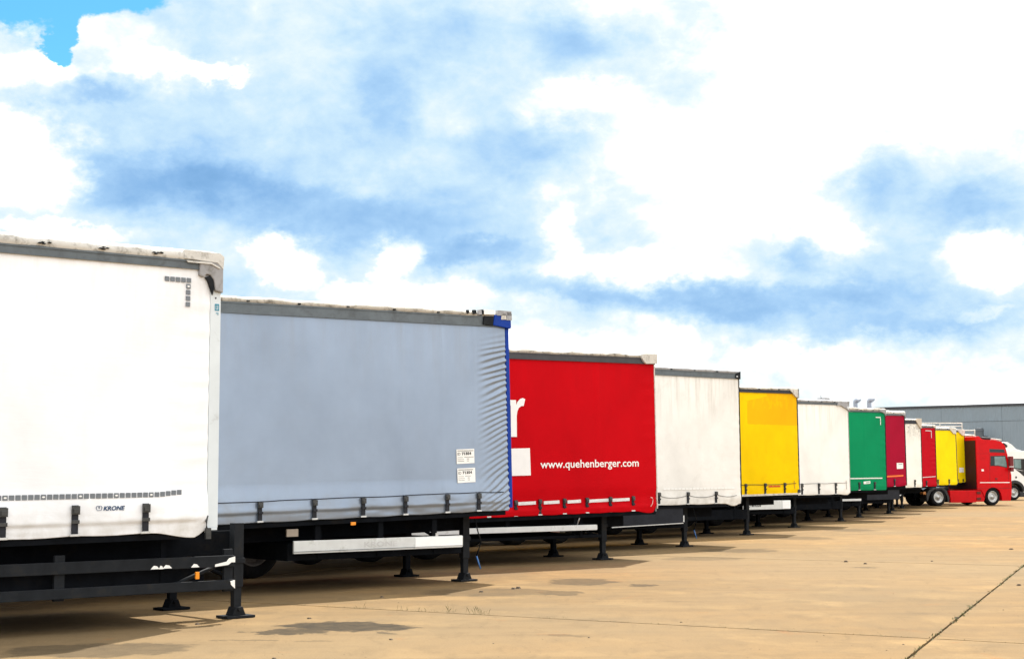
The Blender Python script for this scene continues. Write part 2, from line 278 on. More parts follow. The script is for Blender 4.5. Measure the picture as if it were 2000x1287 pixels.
# ------------------------------------------------------------------ mesh helpers
class MB:
    def __init__(s): s.v = []; s.f = []; s.sm = []
    def add(s, vs, fs, smooth=False):
        o = len(s.v); s.v += [tuple(p) for p in vs]
        for q in fs: s.f.append(tuple(i + o for i in q)); s.sm.append(smooth)
        return s
    def box(s, x0, x1, y0, y1, z0, z1):
        return s.add([(x0, y0, z0), (x1, y0, z0), (x1, y1, z0), (x0, y1, z0), (x0, y0, z1), (x1, y0, z1), (x1, y1, z1), (x0, y1, z1)],
                     [(0, 3, 2, 1), (4, 5, 6, 7), (0, 1, 5, 4), (1, 2, 6, 5), (2, 3, 7, 6), (3, 0, 4, 7)])
    def prism(s, prof, y0, y1):      # profile in x,z
        n = len(prof); vs = [(x, y0, z) for x, z in prof] + [(x, y1, z) for x, z in prof]
        fs = [tuple(range(n)), tuple(range(2 * n - 1, n - 1, -1))]
        fs += [(i, i + n, (i + 1) % n + n, (i + 1) % n) for i in range(n)]
        return s.add(vs, fs)
    def tube(s, pts, r, n=8, smooth=True):
        pts = [Vector(p) for p in pts]; rings = []
        for i, p in enumerate(pts):
            d = (pts[min(i + 1, len(pts) - 1)] - pts[max(i - 1, 0)]).normalized()
            a = d.cross(Vector((0, 0, 1)));
            if a.length < 1e-3: a = d.cross(Vector((1, 0, 0)))
            a.normalize(); b = d.cross(a)
            rings.append([p + (a * math.cos(2 * math.pi * k / n) + b * math.sin(2 * math.pi * k / n)) * r for k in range(n)])
        vs = [q for g in rings for q in g]; fs = []
        for i in range(len(rings) - 1):
            for k in range(n): fs.append((i * n + k, i * n + (k + 1) % n, (i + 1) * n + (k + 1) % n, (i + 1) * n + k))
        s.add(vs, fs, smooth); o = len(s.v) - len(vs)
        s.f.append(tuple(o + k for k in range(n - 1, -1, -1))); s.sm.append(False)
        s.f.append(tuple(o + (len(rings) - 1) * n + k for k in range(n))); s.sm.append(False)
        return s
    def lathe_y(s, prof, cx, cz, n=28, smooth=True):   # profile (radius, y), axis along y
        vs = []; fs = []
        for r, y in prof:
            for k in range(n): a = 2 * math.pi * k / n; vs.append((cx + r * math.cos(a), y, cz + r * math.sin(a)))
        for i in range(len(prof) - 1):
            for k in range(n): fs.append((i * n + k, i * n + (k + 1) % n, (i + 1) * n + (k + 1) % n, (i + 1) * n + k))
        return s.add(vs, fs, smooth)
    def lathe_z(s, prof, cx, cy, n=20, smooth=True):
        vs = []; fs = []
        for r, z in prof:
            for k in range(n): a = 2 * math.pi * k / n; vs.append((cx + r * math.cos(a), cy + r * math.sin(a), z))
        for i in range(len(prof) - 1):
            for k in range(n): fs.append((i * n + k, i * n + (k + 1) % n, (i + 1) * n + (k + 1) % n, (i + 1) * n + k))
        return s.add(vs, fs, smooth)
    def grid(s, pts, nu, nv, smooth=True):   # pts row-major nv rows of nu
        fs = [(j * nu + i, j * nu + i + 1, (j + 1) * nu + i + 1, (j + 1) * nu + i) for j in range(nv - 1) for i in range(nu - 1)]
        return s.add(pts, fs, smooth)
    def mesh(s, name, mat, warp=None, bevel=0.0):
        me = bpy.data.meshes.new(name)
        vs = [warp(p) for p in s.v] if warp else s.v
        me.from_pydata(vs, [], s.f); me.materials.append(mat)
        me.polygons.foreach_set('use_smooth', s.sm); me.update()
        bm = bmesh.new(); bm.from_mesh(me)
        bmesh.ops.recalc_face_normals(bm, faces=bm.faces)
        if bevel:
            ed = [e for e in bm.edges if len(e.link_faces) == 2 and e.calc_face_angle(0) > 0.35]
            bmesh.ops.bevel(bm, geom=ed, offset=bevel, segments=2, affect='EDGES', profile=0.6, clamp_overlap=True)
        bm.to_mesh(me); bm.free()
        return me
    def build(s, name, mat, parent=None, warp=None, bevel=0.0, loc=None, rotz=None):
        o = bpy.data.objects.new(name, s.mesh(name, mat, warp, bevel)); col.objects.link(o)
        if parent is not None: o.parent = parent
        if loc is not None: o.location = loc
        if rotz is not None: o.rotation_euler = (0, 0, rotz)
        return o
def link(name, me, parent=None, loc=(0, 0, 0), rot=(0, 0, 0)):
    o = bpy.data.objects.new(name, me); col.objects.link(o); o.location = loc; o.rotation_euler = rot
    if parent is not None: o.parent = parent
    return o
def thing(name, label, cat, loc=(0, 0, 0), rotz=0.0, group=None):
    o = bpy.data.objects.new(name, None); col.objects.link(o); o.location = loc; o.rotation_euler = (0, 0, rotz)
    o.empty_display_size = 0.3
    return tag(o, label, cat, group)
def tag(o, label, cat, group=None):
    o['label'] = label; o['category'] = cat
    if group: o['group'] = group
    return o
def text_geo(s, shear=0.0, bold=0.0):
    cu = bpy.data.curves.new('lettering', 'FONT'); cu.body = s; cu.size = 1.0; cu.shear = shear; cu.offset = bold; cu.resolution_u = 3
    ob = bpy.data.objects.new('lettering', cu); col.objects.link(ob)
    dg = bpy.context.evaluated_depsgraph_get(); me = bpy.data.meshes.new_from_object(ob.evaluated_get(dg))
    vs = [tuple(v.co) for v in me.vertices]; fs = [tuple(p.vertices) for p in me.polygons]
    bpy.data.objects.remove(ob); bpy.data.meshes.remove(me); bpy.data.curves.remove(cu)
    x0 = min(v[0] for v in vs); x1 = max(v[0] for v in vs); y0 = min(v[1] for v in vs); y1 = max(v[1] for v in vs)
    return [((v[0] - x0) / (x1 - x0), (v[1] - y0) / (y1 - y0)) for v in vs], fs
def sstep(a, b, x):
    t = max(0.0, min(1.0, (x - a) / (b - a))); return t * t * (3 - 2 * t)
def nn(x, y, z=0.0): return noise.noise(Vector((x, y, z)))

# ------------------------------------------------------------------ ground
mconc = concrete('concrete_yard'); mfar = concrete('concrete_far', stains_and_shade=False, tint=False)
soil = plain('joint_soil', (0.060, 0.046, 0.026), 0.95, 0, .4, 9, .4, dirt=(.040, .048, .018), dscale=5, dlo=.45, dhi=.7)
g = MB(); g.add([(-3000, -3000, -0.034), (3000, -3000, -0.034), (3000, 6000, -0.034), (-3000, 6000, -0.034)], [(0, 1, 2, 3)])
go = g.build('ground', mfar); go['kind'] = 'structure'
A0 = Vector((-2.77, 19.02)); A1 = Vector((4.72, 14.41)); B0 = Vector((3.33, 13.21)); B1 = Vector((8.78, 26.66))
da = (A1 - A0).normalized(); db = (B1 - B0).normalized()
den = da.x * db.y - da.y * db.x; w = B0 - A0
X0 = A0 + da * ((w.x * db.y - w.y * db.x) / den)
LA, LB = 11.0, 6.3
I0, I1, J0, J1 = -6, 5, -4, 15
def sk(i, j): return X0 + da * (LA * i) + db * (LB * j)
q = [sk(I0, J0), sk(I1, J0), sk(I1, J1), sk(I0, J1)]
s_ = MB().add([(p.x, p.y, -0.022) for p in q], [(0, 1, 2, 3)]).build('joint_soil', soil); s_['kind'] = 'structure'
gb = 0.011                   # half width of the long joints
def ragged(c0, c1, n, amp, seed):
    out = []; nrm = Vector((-(c1 - c0).y, (c1 - c0).x)).normalized()
    for k in range(n):
        t = k / n; p = c0.lerp(c1, t) + nrm * (amp * abs(nn(t * n * 0.7, seed)) + amp * .5 * abs(nn(t * n * 2.3, seed + 5))); out.append((p.x, p.y, 0.0))
    return out
def slab_mesh(g0, g1, seed):
    pa = da * gb; ea = da * LA; eb = db * LB
    cor = [pa + db * g0, ea - pa + db * g0, ea + eb - pa - db * g1, eb + pa - db * g1]
    top = []
    for k, (n_, amp) in enumerate(((150, g0 * 1.3), (100, .014), (150, g1 * 1.3), (100, .014))):
        top += ragged(cor[k], cor[(k + 1) % 4], n_, amp, seed + k * 3.1)
    n = len(top); low = [(x, y, -0.032) for x, y, z in top]
    m = MB().add(top + low, [tuple(range(n))] + [(i, (i + 1) % n, (i + 1) % n + n, i + n) for i in range(n)])
    return m.mesh('slab', mconc)
thin, wide = 0.0022, 0.014
slabs = {0: slab_mesh(wide, thin, 1.0), -1: slab_mesh(thin, wide, 9.0), 1: slab_mesh(thin, thin, 5.0)}
for i in range(I0, I1):
    for j in range(J0, J1):
        p = sk(i, j); link('slab', slabs.get(j, slabs[1]), go, (p.x, p.y, random.uniform(-0.002, 0.002) if j > 0 else 0.0))

# ------------------------------------------------------------------ wheels (shared)
def wheel_mesh(r, wdt, rr, mrim):
    ty = MB().lathe_y([(rr, .02), (rr + .03, 0), (r - .06, 0), (r - .015, .02), (r, .06), (r, wdt - .06), (r - .015, wdt - .02), (r - .06, wdt), (rr, wdt)], 0, 0, 36)
    me_t = ty.mesh('wheel', rubber)
    rm = MB().lathe_y([(rr, .02), (rr - .015, .012), (rr - .03, .03), (rr - .045, .09), (.165, .11), (.15, .075), (.10, .07), (.09, .03), (.0, .025)], 0, 0, 36)
    for k in range(10):
        a = 2 * math.pi * k / 10; rm.lathe_y([(.016, .066), (.016, .10), (0, .066)], .125 * math.cos(a), .125 * math.sin(a), 6, False)
    me_r = rm.mesh('rim', mrim)
    ho = MB()
    for k in range(10):
        a = 2 * math.pi * (k + .5) / 10; ho.lathe_y([(.026, .094), (.022, .097), (0, .097)], .205 * math.cos(a), .205 * math.sin(a), 10, False)
    return me_t, me_r, ho.mesh('hand_hole', inkb)
WT = wheel_mesh(0.47, 0.34, 0.285, rimdull); WS = wheel_mesh(0.42, 0.34, 0.27, rimdull)
WR = wheel_mesh(0.445, 0.32, 0.285, rimm); WR2 = wheel_mesh(0.445, 0.62, 0.285, rimm)
def wheel(parent, x, y, r, W, flip=False):
    o = link('wheel', W[0], parent, (x, y, r), (0, 0, math.pi if flip else 0))
    link('rim', W[1], o); return o

# ------------------------------------------------------------------ trailers
GROUP = 'curtain sided trailers parked side by side'
def strap_set(root, surf, x, zb, zt, wd, wp, big=False):
    y = surf(x, (zb + zt) / 2) - 0.004
    s = MB().box(x - wd / 2, x + wd / 2, y - .012, y, zb + .02, zt).build('strap', strapm, root, wp)
    h = zt - zb
    b = MB().box(x - wd * .62, x + wd * .62, y - .034, y - .0125, zt - h * .30, zt - h * .02)
    b.box(x - wd * .45, x + wd * .45, y - .046, y - .0345, zt - h * .26, zt - h * .12)
    b.build('buckle', bucklem, s, wp, bevel=.003)
    b2 = MB().box(x - wd * .56, x + wd * .60, y - .030, y - .0125, zb + h * .40, zb + h * .52)
    b2.build('ratchet_handle', bucklem if big else strapm, s, wp, bevel=.003)
    k = MB().box(x - wd * .75, x + wd * .75, y - .018, y - .0005, zb - .004, zb + .018)
    k.build('hook', hookm, s, wp, bevel=.002)
def decal(name, root, surf, wp, mat, pts, off=0.006, parent=None, th=0.0015):
    n = len(pts)
    vs = [(x, surf(x, z) - off - th, z) for x, z in pts] + [(x, surf(x, z) - off, z) for x, z in pts]
    m = MB().add(vs, [tuple(range(n))] + [(i, (i + 1) % n, (i + 1) % n + n, i + n) for i in range(n)])
    return m.build(name, mat, parent or root, wp)
def lettering(name, parent, surf, wp, mat, s, x0, z0, x1, h, slope=0.0, off=0.007, shear=0.0, bold=0.0):
    vs, fs = text_geo(s, shear, bold); wdt = x1 - x0
    m = MB().add([(x0 + u * wdt, surf(x0 + u * wdt, z0 + v * h) - off, z0 + v * h + slope * u * wdt) for u, v in vs], fs)
    me = bpy.data.meshes.new(name); me.from_pydata([wp(p) for p in m.v], [], m.f); me.materials.append(mat)
    o = bpy.data.objects.new(name, me); col.objects.link(o); o.parent = parent; return o

def trailer(k, P, a, tdeg, ldeg, H, label, cmat, spec):
    X, Y, zb = P; zt = zb + H; tt = math.tan(R(tdeg)); tl = math.tan(R(ldeg)); LEN = 13.6; W = 2.48
    root = thing('curtain_trailer', label, 'trailer', (X, Y, 0), R(90 - a), GROUP)
    wp = lambda p: (p[0], p[1] + (p[2] - zb) * tl, p[2] + p[0] * tt)
    sd_ = spec.get('seed', k * 7.3)
    cr_a, cr_p, cr_w, cr_s = spec.get('crinkle', (.004, .20, .35, .03))     # amplitude, period, width, slope
    sx = spec.get('straps', [-.6 - .8 * i for i in range(9)])
    zs_ = spec.get('strap_top', zb + .27)
    wave = spec.get('wave', .004)
    dpoles = [-1.05 - sd_ % .5 - 1.3 * i for i in range(5)]
    def nearest(x): return min(abs(x - s) for s in sx)
    def surf(x, z):
        y = wave * nn(x * .9, z * .5, sd_) + wave * .4 * nn(x * 3, z * 1.2, sd_ + 4)
        ex = sstep(-cr_w, -0.03, x)
        if ex > 0:
            ph = 2 * math.pi * (z - cr_s * (1.25 - (z - zb) / H) * x * 1.6) / cr_p + 4.2 * nn(z * 1.5, sd_ * .3) + 2.0 * nn(z * 4.3, x * 1.1, sd_)
            fade = sstep(zt - .22, zt - .75, z) if cr_a > .01 else sstep(zt - .2, zt - .4, z)
            am = cr_a * (.70 + .75 * nn(z * 3.1, x * .8, sd_ + 2)) * fade
            sh = math.sin(ph); y += -am * ex * (abs(sh) ** .8 * (1 if sh > 0 else -.5))
        dz = z - zb                                # skirt: pocket bulges between the straps
        if dz < .34:
            e = sstep(.34, .10, dz); d = min(1.0, nearest(x) / .28)
            y += -.012 * e * d * math.sin(min(1.0, dz / .28) * math.pi) - .006 * e * nn(x * 4, z * 14, sd_)
        lg_ = spec.get('ledge', 0.0)
        if lg_ and dz < .5: y += -lg_ * sstep(.09, .135, dz) * sstep(.50, .22, dz) * (.75 + .5 * nn(x * 1.3, sd_))
        for p in spec.get('poles', dpoles):
            y += -.007 * math.exp(-((x - p) / .022) ** 2) + .006 * nn(x * 2, z * 1.2, sd_ + 9) * math.exp(-((x - p) / .16) ** 2)
        return y
    be = spec.get('bottom', lambda x: 0.0)
    xs = [-LEN + i * .24 for i in range(int((LEN - 2.2) / .24))]
    st = .055 if not spec.get('fine') else .036
    while xs[-1] < -0.001: xs.append(min(0.0, xs[-1] + (st if xs[-1] > -5 else .12)))
    nzr = spec.get('rows', 70); ztop = zt - .14
    rows = []
    def sag(x): return be(x) - .010 * min(1.0, nearest(x) / .3)
    for j in range(nzr + 1):
        f = j / nzr; f = f if spec.get('fine') else (f ** 1.25)
        for x in xs:
            z0 = zb + sag(x); z = z0 + (ztop - z0) * f
            rows.append((x, surf(x, z), z))
    first = [(x, .045, zb + sag(x) + .006) for x in xs]
    c = MB().grid(first + rows, len(xs), nzr + 2)
    # edge return round the front
    er = [(x, y, z) for (x, y, z) in rows if x == xs[-1]]
    c.grid([p for pr in [((x, y, z), (x + .004, y + .05, z)) for x, y, z in er] for p in pr], 2, len(er))
    curtain = c.build('curtain', cmat, root, wp)
    far = MB().add([(-LEN, W, zb), (0, W, zb), (0, W, ztop), (-LEN, W, ztop)], [(0, 1, 2, 3)]); far.build('far_curtain', cmat, root, wp)
    # roof: tarpaulin over bows, with a drooping bumpy edge
    rm = spec.get('roofmat', rooftarp); pts = []; nx = 150; rx = [-LEN + (LEN + .06) * i / nx for i in range(nx + 1)]
    bumpa = spec.get('roofbump', .012); pitch = spec.get('bows', .66)
    def bow(x): return math.exp(-((((x + spec.get('bow0', .35)) / pitch) % 1.0 - .5) * 7) ** 2)
    def bz(x): return bumpa * (1.0 * nn(x * 1.4, sd_) + .6 * nn(x * 4.5, sd_ + 3)) - .5 * bumpa * bow(x)
    eh = spec.get('edge', .085)
    prof = [(-.028, -eh, .3), (-.042, -eh * .75, .5), (-.036, -eh * .3, .9), (-.010, -.004, 1), (.06, .012, 1), (.5, .035, .8), (W / 2, .06, .5), (W - .4, .03, .3), (W + .03, -.0, .3), (W + .035, -eh, .1)]
    for (py, pz, wgt) in prof:
        for x in rx:
            dimple = bow(x) * (.014 if py < 0 else 0)
            pts.append((x, py + dimple + .008 * nn(x * 5, py * 20, sd_), zt + pz + bz(x) * wgt))
    roof = MB().grid(pts, nx + 1, len(prof)).build('roof', rm, root, wp)
    if spec.get('toggles', True):
        for i in range(int(7 / pitch)):
            x = -spec.get('bow0', .35) - (i + .5) * pitch + pitch * 0
            z = zt - eh * .72
            MB().box(x - .020, x + .020, -.050, -.022, z - .010, z + .012).build('roof_toggle', bucklem if i % 2 else darkgrey, root, wp, bevel=.004)
    # top rail under the roof edge
    rh = spec.get('rail', .11); rmx = spec.get('railmat', railgrey); x1 = spec.get('rail_end', .02)
    r = MB().box(-LEN, x1, -.022, .05, zt - eh - rh + .006, zt - eh + .008); r.box(-LEN, x1, -.030, -.0215, zt - eh - .018, zt - eh + .002)
    r.box(-LEN, x1, -.028, -.0215, zt - eh - rh + .006, zt - eh - rh + .018)
    r.build('top_rail', rmx, root, wp)
    # front wall and corner post
    pw = spec.get('post', .06); pm = spec.get('postmat', darkgrey)
    MB().box(.006, .05, .07, W - .02, zb - .02, zt - .06).build('front_wall', spec.get('wallmat', postwhite), root, wp)
    MB().box(.006, pw, -.004, .068, zb + .03, zt - .08).build('corner_post', pm, root, wp, bevel=.006)
    MB().box(-LEN - .05, -LEN - .004, 0, W, zb - .1, zt - .03).build('rear_door', spec.get('wallmat', postwhite), root, wp)
    # floor, rave, chassis
    MB().box(-LEN, .0, .08, W - .08, zb + .20, zb + .26).build('floor', black, root, wp)
    MB().box(-LEN, spec.get('rave_end', -.01), .02, .075, zb - .075, zb + .12).build('side_rave', spec.get('ravemat', black), root, wp)
    cx1 = spec.get('chassis_end', -.25); ct = spec.get('chassis_top', .12)
    for yy in (.66, 1.70):
        MB().box(-LEN + .2, cx1, yy, yy + .13, zb - .30, zb + ct).build('chassis_beam', black, root, wp)
    for i in range(9):
        x = -1.2 - i * 1.35
        MB().box(x, x + .09, .09, W - .1, zb + .03, zb + .11).build('cross_member', black, root, wp)
    # landing legs
    lx = spec.get('leg', -2.2)
    for n_, yy in enumerate((.50, 1.92)):
        lg = MB().box(lx - .062, lx + .062, yy - .05, yy + .05, .34, zb + .05 + lx * tt).box(lx - .048, lx + .048, yy - .038, yy + .038, .09, .345)
        lg.box(lx - .075, lx + .075, yy - .062, yy + .062, .60, .66) if n_ == 0 else None
        lo = lg.build('landing_leg', darkgrey if n_ == 0 else black, root, bevel=.006)
        fw, fd = spec.get('foot', (.16, .12))
        ft = MB().box(lx - fw, lx + fw, yy - fd, yy + fd, 0.004, .032).prism([(lx - .085, .032), (lx + .085, .032), (lx + .045, .125), (lx - .045, .125)], yy - .075, yy + .075)
        ft.tube([(lx, yy - .10, .10), (lx, yy + .10, .10)], .026, 10)
        ft.build('foot', darkgrey if n_ == 0 else black, lo, bevel=.004)
    MB().box(lx - .03, lx + .03, .56, 1.86, .50, .56).build('leg_brace', black, root)
    MB().tube([(lx - .02, .54, .42), (lx - .75, .72, zb - .22)], .022, 8).build('leg_strut', black, root)
    ub = spec.get('shade_box', (-7.4, lx - .30))
    if ub:
        MB().box(ub[0], ub[1], .20, 2.24, .43, zb - .31 + ub[0] * tt).build('shade_box', black, root, bevel=.01)  # added black box under the floor to block light and darken the underbody
        for x in (ub[0] + .5, (ub[0] + ub[1]) / 2, ub[1] - .5): MB().box(x - .03, x + .03, .185, .199, .45, zb + .02 + x * tt).build('shade_box_hanger', black, root)
    # axles
    Wm, rr = (WS, .42) if spec.get('small') else (WT, .47)
    for x in spec.get('axles', (-8.5, -9.81, -11.12)):
        MB().tube([(x, .3, rr), (x, W - .3, rr)], .06, 8).build('axle', black, root)
        wheel(root, x, .10, rr, Wm); wheel(root, x, W - .10, rr, Wm, True)
        MB().box(x - .06, x + .06, .66, .79, rr, zb - .28 + x * tt).build('suspension_arm', black, root)
    for x in sx: strap_set(root, surf, x, zb + sag(x) + .002, zs_, spec.get('strap_w', .055), wp, spec.get('bigbuckle', False))
    if spec.get('rope'):
        dz, sagr = spec['rope']; pts = []
        xl = sorted(sx); allx = xl + [0.0]
        for i in range(len(xl) - 1, -1, -1):
            pass
        for a_, b_ in zip(xl, xl[1:] + [-.05]):
            for q_ in range(8):
                t_ = q_ / 8; x = a_ + (b_ - a_) * t_
                pts.append((x, surf(x, zb + dz) - .010, zb + dz - sagr * 4 * t_ * (1 - t_) + .012 * nn(x * 2, sd_)))
        MB().tube(pts, spec.get('rope_r', .0045), 5).build('tension_rope', spec.get('ropemat', strapm), root, wp)
    root['zb'] = zb
    return root, surf, wp, zb, zt

# ---- the nearest, white with grey reflective squares
def bot1(x): return -.055 * sstep(-.62, -.16, x) + .075 * sstep(-.14, 0, x) - .012 * sstep(-1.5, -3, x)
white1 = tarp('curtain_white', (.87, .895, .935), .986, 3.967, top=.18, low=.50, mid=.0, dirt=(.34, .31, .24))
T1, s1, w1_, zb1, zt1 = trailer(1, (-3.25, 16.428, .986), 48.37, .60, .11, 2.981,
    'white curtain trailer with a row of grey reflective squares, nearest at the left edge', white1,
    dict(crinkle=(.007, .21, .55, .03), straps=[-.735, -1.507, -2.256, -3.03, -3.8, -4.6, -5.4, -6.2], strap_top=1.292, strap_w=.068, bigbuckle=True, ledge=.035, wave=.004,
         leg=.68, shade_box=(-7.4, .10), chassis_end=.82, chassis_top=-.04, post=.135, postmat=postwhite, roofmat=roofwhite, foot=(.18, .12), edge=.11, rail=.10, rows=120, bottom=bot1,
         roofbump=.008, bows=.66, bow0=.30, railmat=railgrey, toggles=False))
sqm = MB().box(-.026, .026, -.0015, .0015, -.025, .025).mesh('reflective_square', greydecal)
emb = MB().prism([(.016 * math.cos(i * math.pi / 5), .009 * math.sin(i * math.pi / 5) + .000) for i in range(10)], -.0012, .0012).mesh('square_emblem', whitep)
def square(x, z, mark):
    p = w1_((x, s1(x, z) - .0085, z)); o = link('reflective_square', sqm, T1, p, (0, 0, 0))
    if mark: link('square_emblem', emb, o, (0, -.0032, 0))
for i in range(44):
    x = -.338 - i * .0652; square(x, 1.380 + (.020 * sstep(-.62, -.3, x)), i % 6 == 5)
for i in range(5): square(-.522 + i * .065, 3.640, False)
for i in range(4): square(-.265 - .002 * i, 3.640 - .0645 * (i + 1), i == 0)
lettering('brand_lettering', T1, s1, w1_, navy, 'KRONE', -1.200, 1.230, -.962, .046, slope=.0, shear=.28, bold=.035)
cr = MB()
def cpoly(*p):
    cr.add([(x, s1(x, z) - .007, z) for x, z in p], [tuple(range(len(p)))])
cx, cz = -1.245, 1.255
cpoly((cx - .026, cz - .023), (cx + .026, cz - .023), (cx + .026, cz - .018), (cx - .026, cz - .018))
for s in (-1, 1):
    cpoly((cx + s * .020, cz - .014), (cx + s * .027, cz - .014), (cx + s * .036, cz + .008), (cx + s * .029, cz + .008))
    cpoly((cx + s * .029, cz + .008), (cx + s * .036, cz + .008), (cx + s * .026, cz + .023), (cx + s * .019, cz + .021))
    cpoly((cx + s * .008, cz + .022), (cx + s * .019, cz + .021), (cx + s * .026, cz + .025), (cx + s * .006, cz + .026))
cpoly((cx - .007, cz + .024), (cx + .007, cz + .024), (cx + .003, cz - .006), (cx - .003, cz - .006))
cr.build('crown_emblem', navy, T1, w1_)
# moulded corner cap, roof lap and latch at its front corner
cp = MB().prism([(-.15, zt1 - .20), (-.148, zt1 - .265), (-.10, zt1 - .285), (-.07, zt1 - .25), (-.02, zt1 - .255), (.025, zt1 - .31), (.045, zt1 - .42), (.138, zt1 - .44), (.138, zt1 - .15), (.06, zt1 - .11), (-.15, zt1 - .11)], -.046, .10)
cp.build('corner_cap', capgrey, T1, w1_, bevel=.012)
MB().prism([(-.045, zt1 - .33), (-.08, zt1 - .28), (-.02, zt1 - .262), (.018, zt1 - .30), (.030, zt1 - .40), (.014, zt1 - .47)], -.040, -.012).build('corner_bracket', darkgrey, T1, w1_, bevel=.006)
MB().prism([(-.34, zt1 - .10), (.06, zt1 - .118), (.135, zt1 - .185), (.145, zt1 - .045), (.09, zt1 - .012), (-.34, zt1 - .004)], -.052, .05).build('roof_lap', roofwhite, T1, w1_, bevel=.006)
MB().prism([(-.30, zt1 - .14), (-.02, zt1 - .14), (.09, zt1 - .185), (.09, zt1 - .168), (-.02, zt1 - .12), (-.32, zt1 - .12)], -.060, -.046).build('lap_strip', roofwhite, T1, w1_)
for x in (-1.28, -.66, -1.9):
    m = MB()
    for q_ in range(5):
        xx = x + random.uniform(-.06, .07); zz = zt1 - .070 + random.uniform(-.014, .010)
        m.prism([(xx - .022, zz - .003), (xx + .012, zz - .006), (xx + .024, zz + .002), (xx - .006, zz + .008)], -.052, -.036)
    m.build('roof_clip', darkgrey, T1, w1_)
def post1(x, z): return -.010
m = MB()      # blue emblem on the corner post
px_, pz_ = .086, zt1 - .60
for (x0, x1, z0, z1) in ((-.026, .026, .030, .042), (-.026, -.016, -.02, .03), (.016, .026, -.02, .03), (-.006, .004, -.012, .03), (-.026, .026, -.032, -.02), (.006, .020, -.075, -.068), (-.012, .02, -.062, -.054)):
    m.box(px_ + x0, px_ + x1, -.0085, -.0062, pz_ + z0, pz_ + z1)
m.build('post_emblem', plain('teal_print', (.02, .22, .33), .5), T1, w1_)
MB().lathe_y([(.0, -.0085), (.010, -.0085), (.010, -.006)], .07, zt1 - .495, 10).build('rivet', inkb, T1, w1_)
MB().tube([(-.005, -.03, zb1 + .16), (-.028, -.045, zb1 + .10), (-.02, -.04, zb1 + .03)], .012, 8).box(-.03, .03, -.05, -.02, zb1 - .085, zb1 + .03).build('front_latch', bucklem, T1, w1_)
MB().box(.012, .125, -.008, .05, zb1 + .005, zb1 + .03).build('post_foot', postwhite, T1, w1_)
# side under-run rails
for z0, z1, nm in ((.595, .715, 'guard_rail'), (.352, .455, 'guard_rail')):
    MB().box(-4.6, .385, .05, .085, z0, z1).build(nm, darkgrey, T1, bevel=.006)
for x in (.33, -1.6, -3.4): MB().box(x - .055, x + .055, .088, .13, .33, .78).build('guard_post', darkgrey, T1, bevel=.005)
MB().tube([(.20, .14, .60), (-.45, .18, .36)], .022, 8).build('guard_brace', darkgrey, T1)
for (x, z, s) in ((-.57, .605, .05), (-.50, .603, .026), (-.43, .607, .055), (-.10, .605, .05)):
    MB().prism([(x - s, z), (x + s, z), (x + s * .4, z + .03), (x - s * .3, z + .036)], .044, .049).build('paint_chip', whitep, T1)
MB().prism([(.14, .60), (.30, .615), (.34, .64), (.385, .64), (.385, .70), (.31, .685), (.28, .65), (.14, .625)], .043, .049).build('paint_chip', whitep, T1)
MB().prism([(.33, .44), (.385, .45), (.387, .36), (.34, .40)], .043, .049).build('paint_chip', whitep, T1)
MB().box(-.082, -.038, .06, .085, .478, .555).build('side_marker', amber, T1, bevel=.006)

# ---- silver grey with the blue corner
silver = tarp('curtain_silver', (.250, .310, .405), 1.056, 4.012, rough=.34, metal=.50, spec=.4, bump=.07, top=.35, low=.45, mid=.10, dirt=(.22, .215, .20), var=.05)
T2, s2, w2_, zb2, zt2 = trailer(2, (-.054, 23.051, 1.056), 48.9, 1.23, 1.77, 2.956,
    'silver grey curtain trailer with a blue front corner and two white ID stickers', silver,
    dict(crinkle=(.021, .086, .60, .30), straps=[-.602, -1.197, -1.954, -2.677, -3.476, -4.33, -5.15, -5.95, -6.75], strap_top=1.322, strap_w=.060, fine=True, ledge=.022, rows=270, wave=.006,
         poles=[-.63, -1.22, -1.95, -2.68, -3.48, -4.33, -5.1], leg=-.45, shade_box=(-3.75, -.75), post=.075, postmat=bluep, wallmat=bluep, edge=.075, rail=.155, rope=(.275, .004), rope_r=.006, small=True,
         roofbump=.016, bows=.80, bow0=.1, rave_end=-.05))
MB().prism([(-.27, zt2 - .205), (.07, zt2 - .245), (.085, zt2 - .22), (.08, zt2 - .04), (-.24, zt2 - .045)], -.055, .06).build('corner_cap', bluep, T2, w2_, bevel=.012)
MB().prism([(-.46, zt2 - .20), (-.27, zt2 - .215), (-.25, zt2 - .07), (-.44, zt2 - .07)], -.05, -.02).build('cap_bracket', darkgrey, T2, w2_, bevel=.008)
for x0, x1, z0, z1, mm in ((-.20, .09, -.055, .02, capgrey), (-.12, -.02, -.115, -.02, capwhite), (-.018, .092, -.12, .0, capgrey), (-.46, -.24, -.05, .022, whitep), (-.56, -.50, -.06, .012, capgrey), (-.66, -.60, -.055, .006, darkgrey), (-.50, -.46, -.052, .018, darkgrey), (-.78, -.74, -.05, .0, darkgrey)):
    MB().prism([(x0, zt2 + z0), (x1, zt2 + z0 + .006), (x1 - .008, zt2 + z1), (x0 + .012, zt2 + z1 + .004)], -.066, -.015).build('repair_tape', mm, T2, w2_)
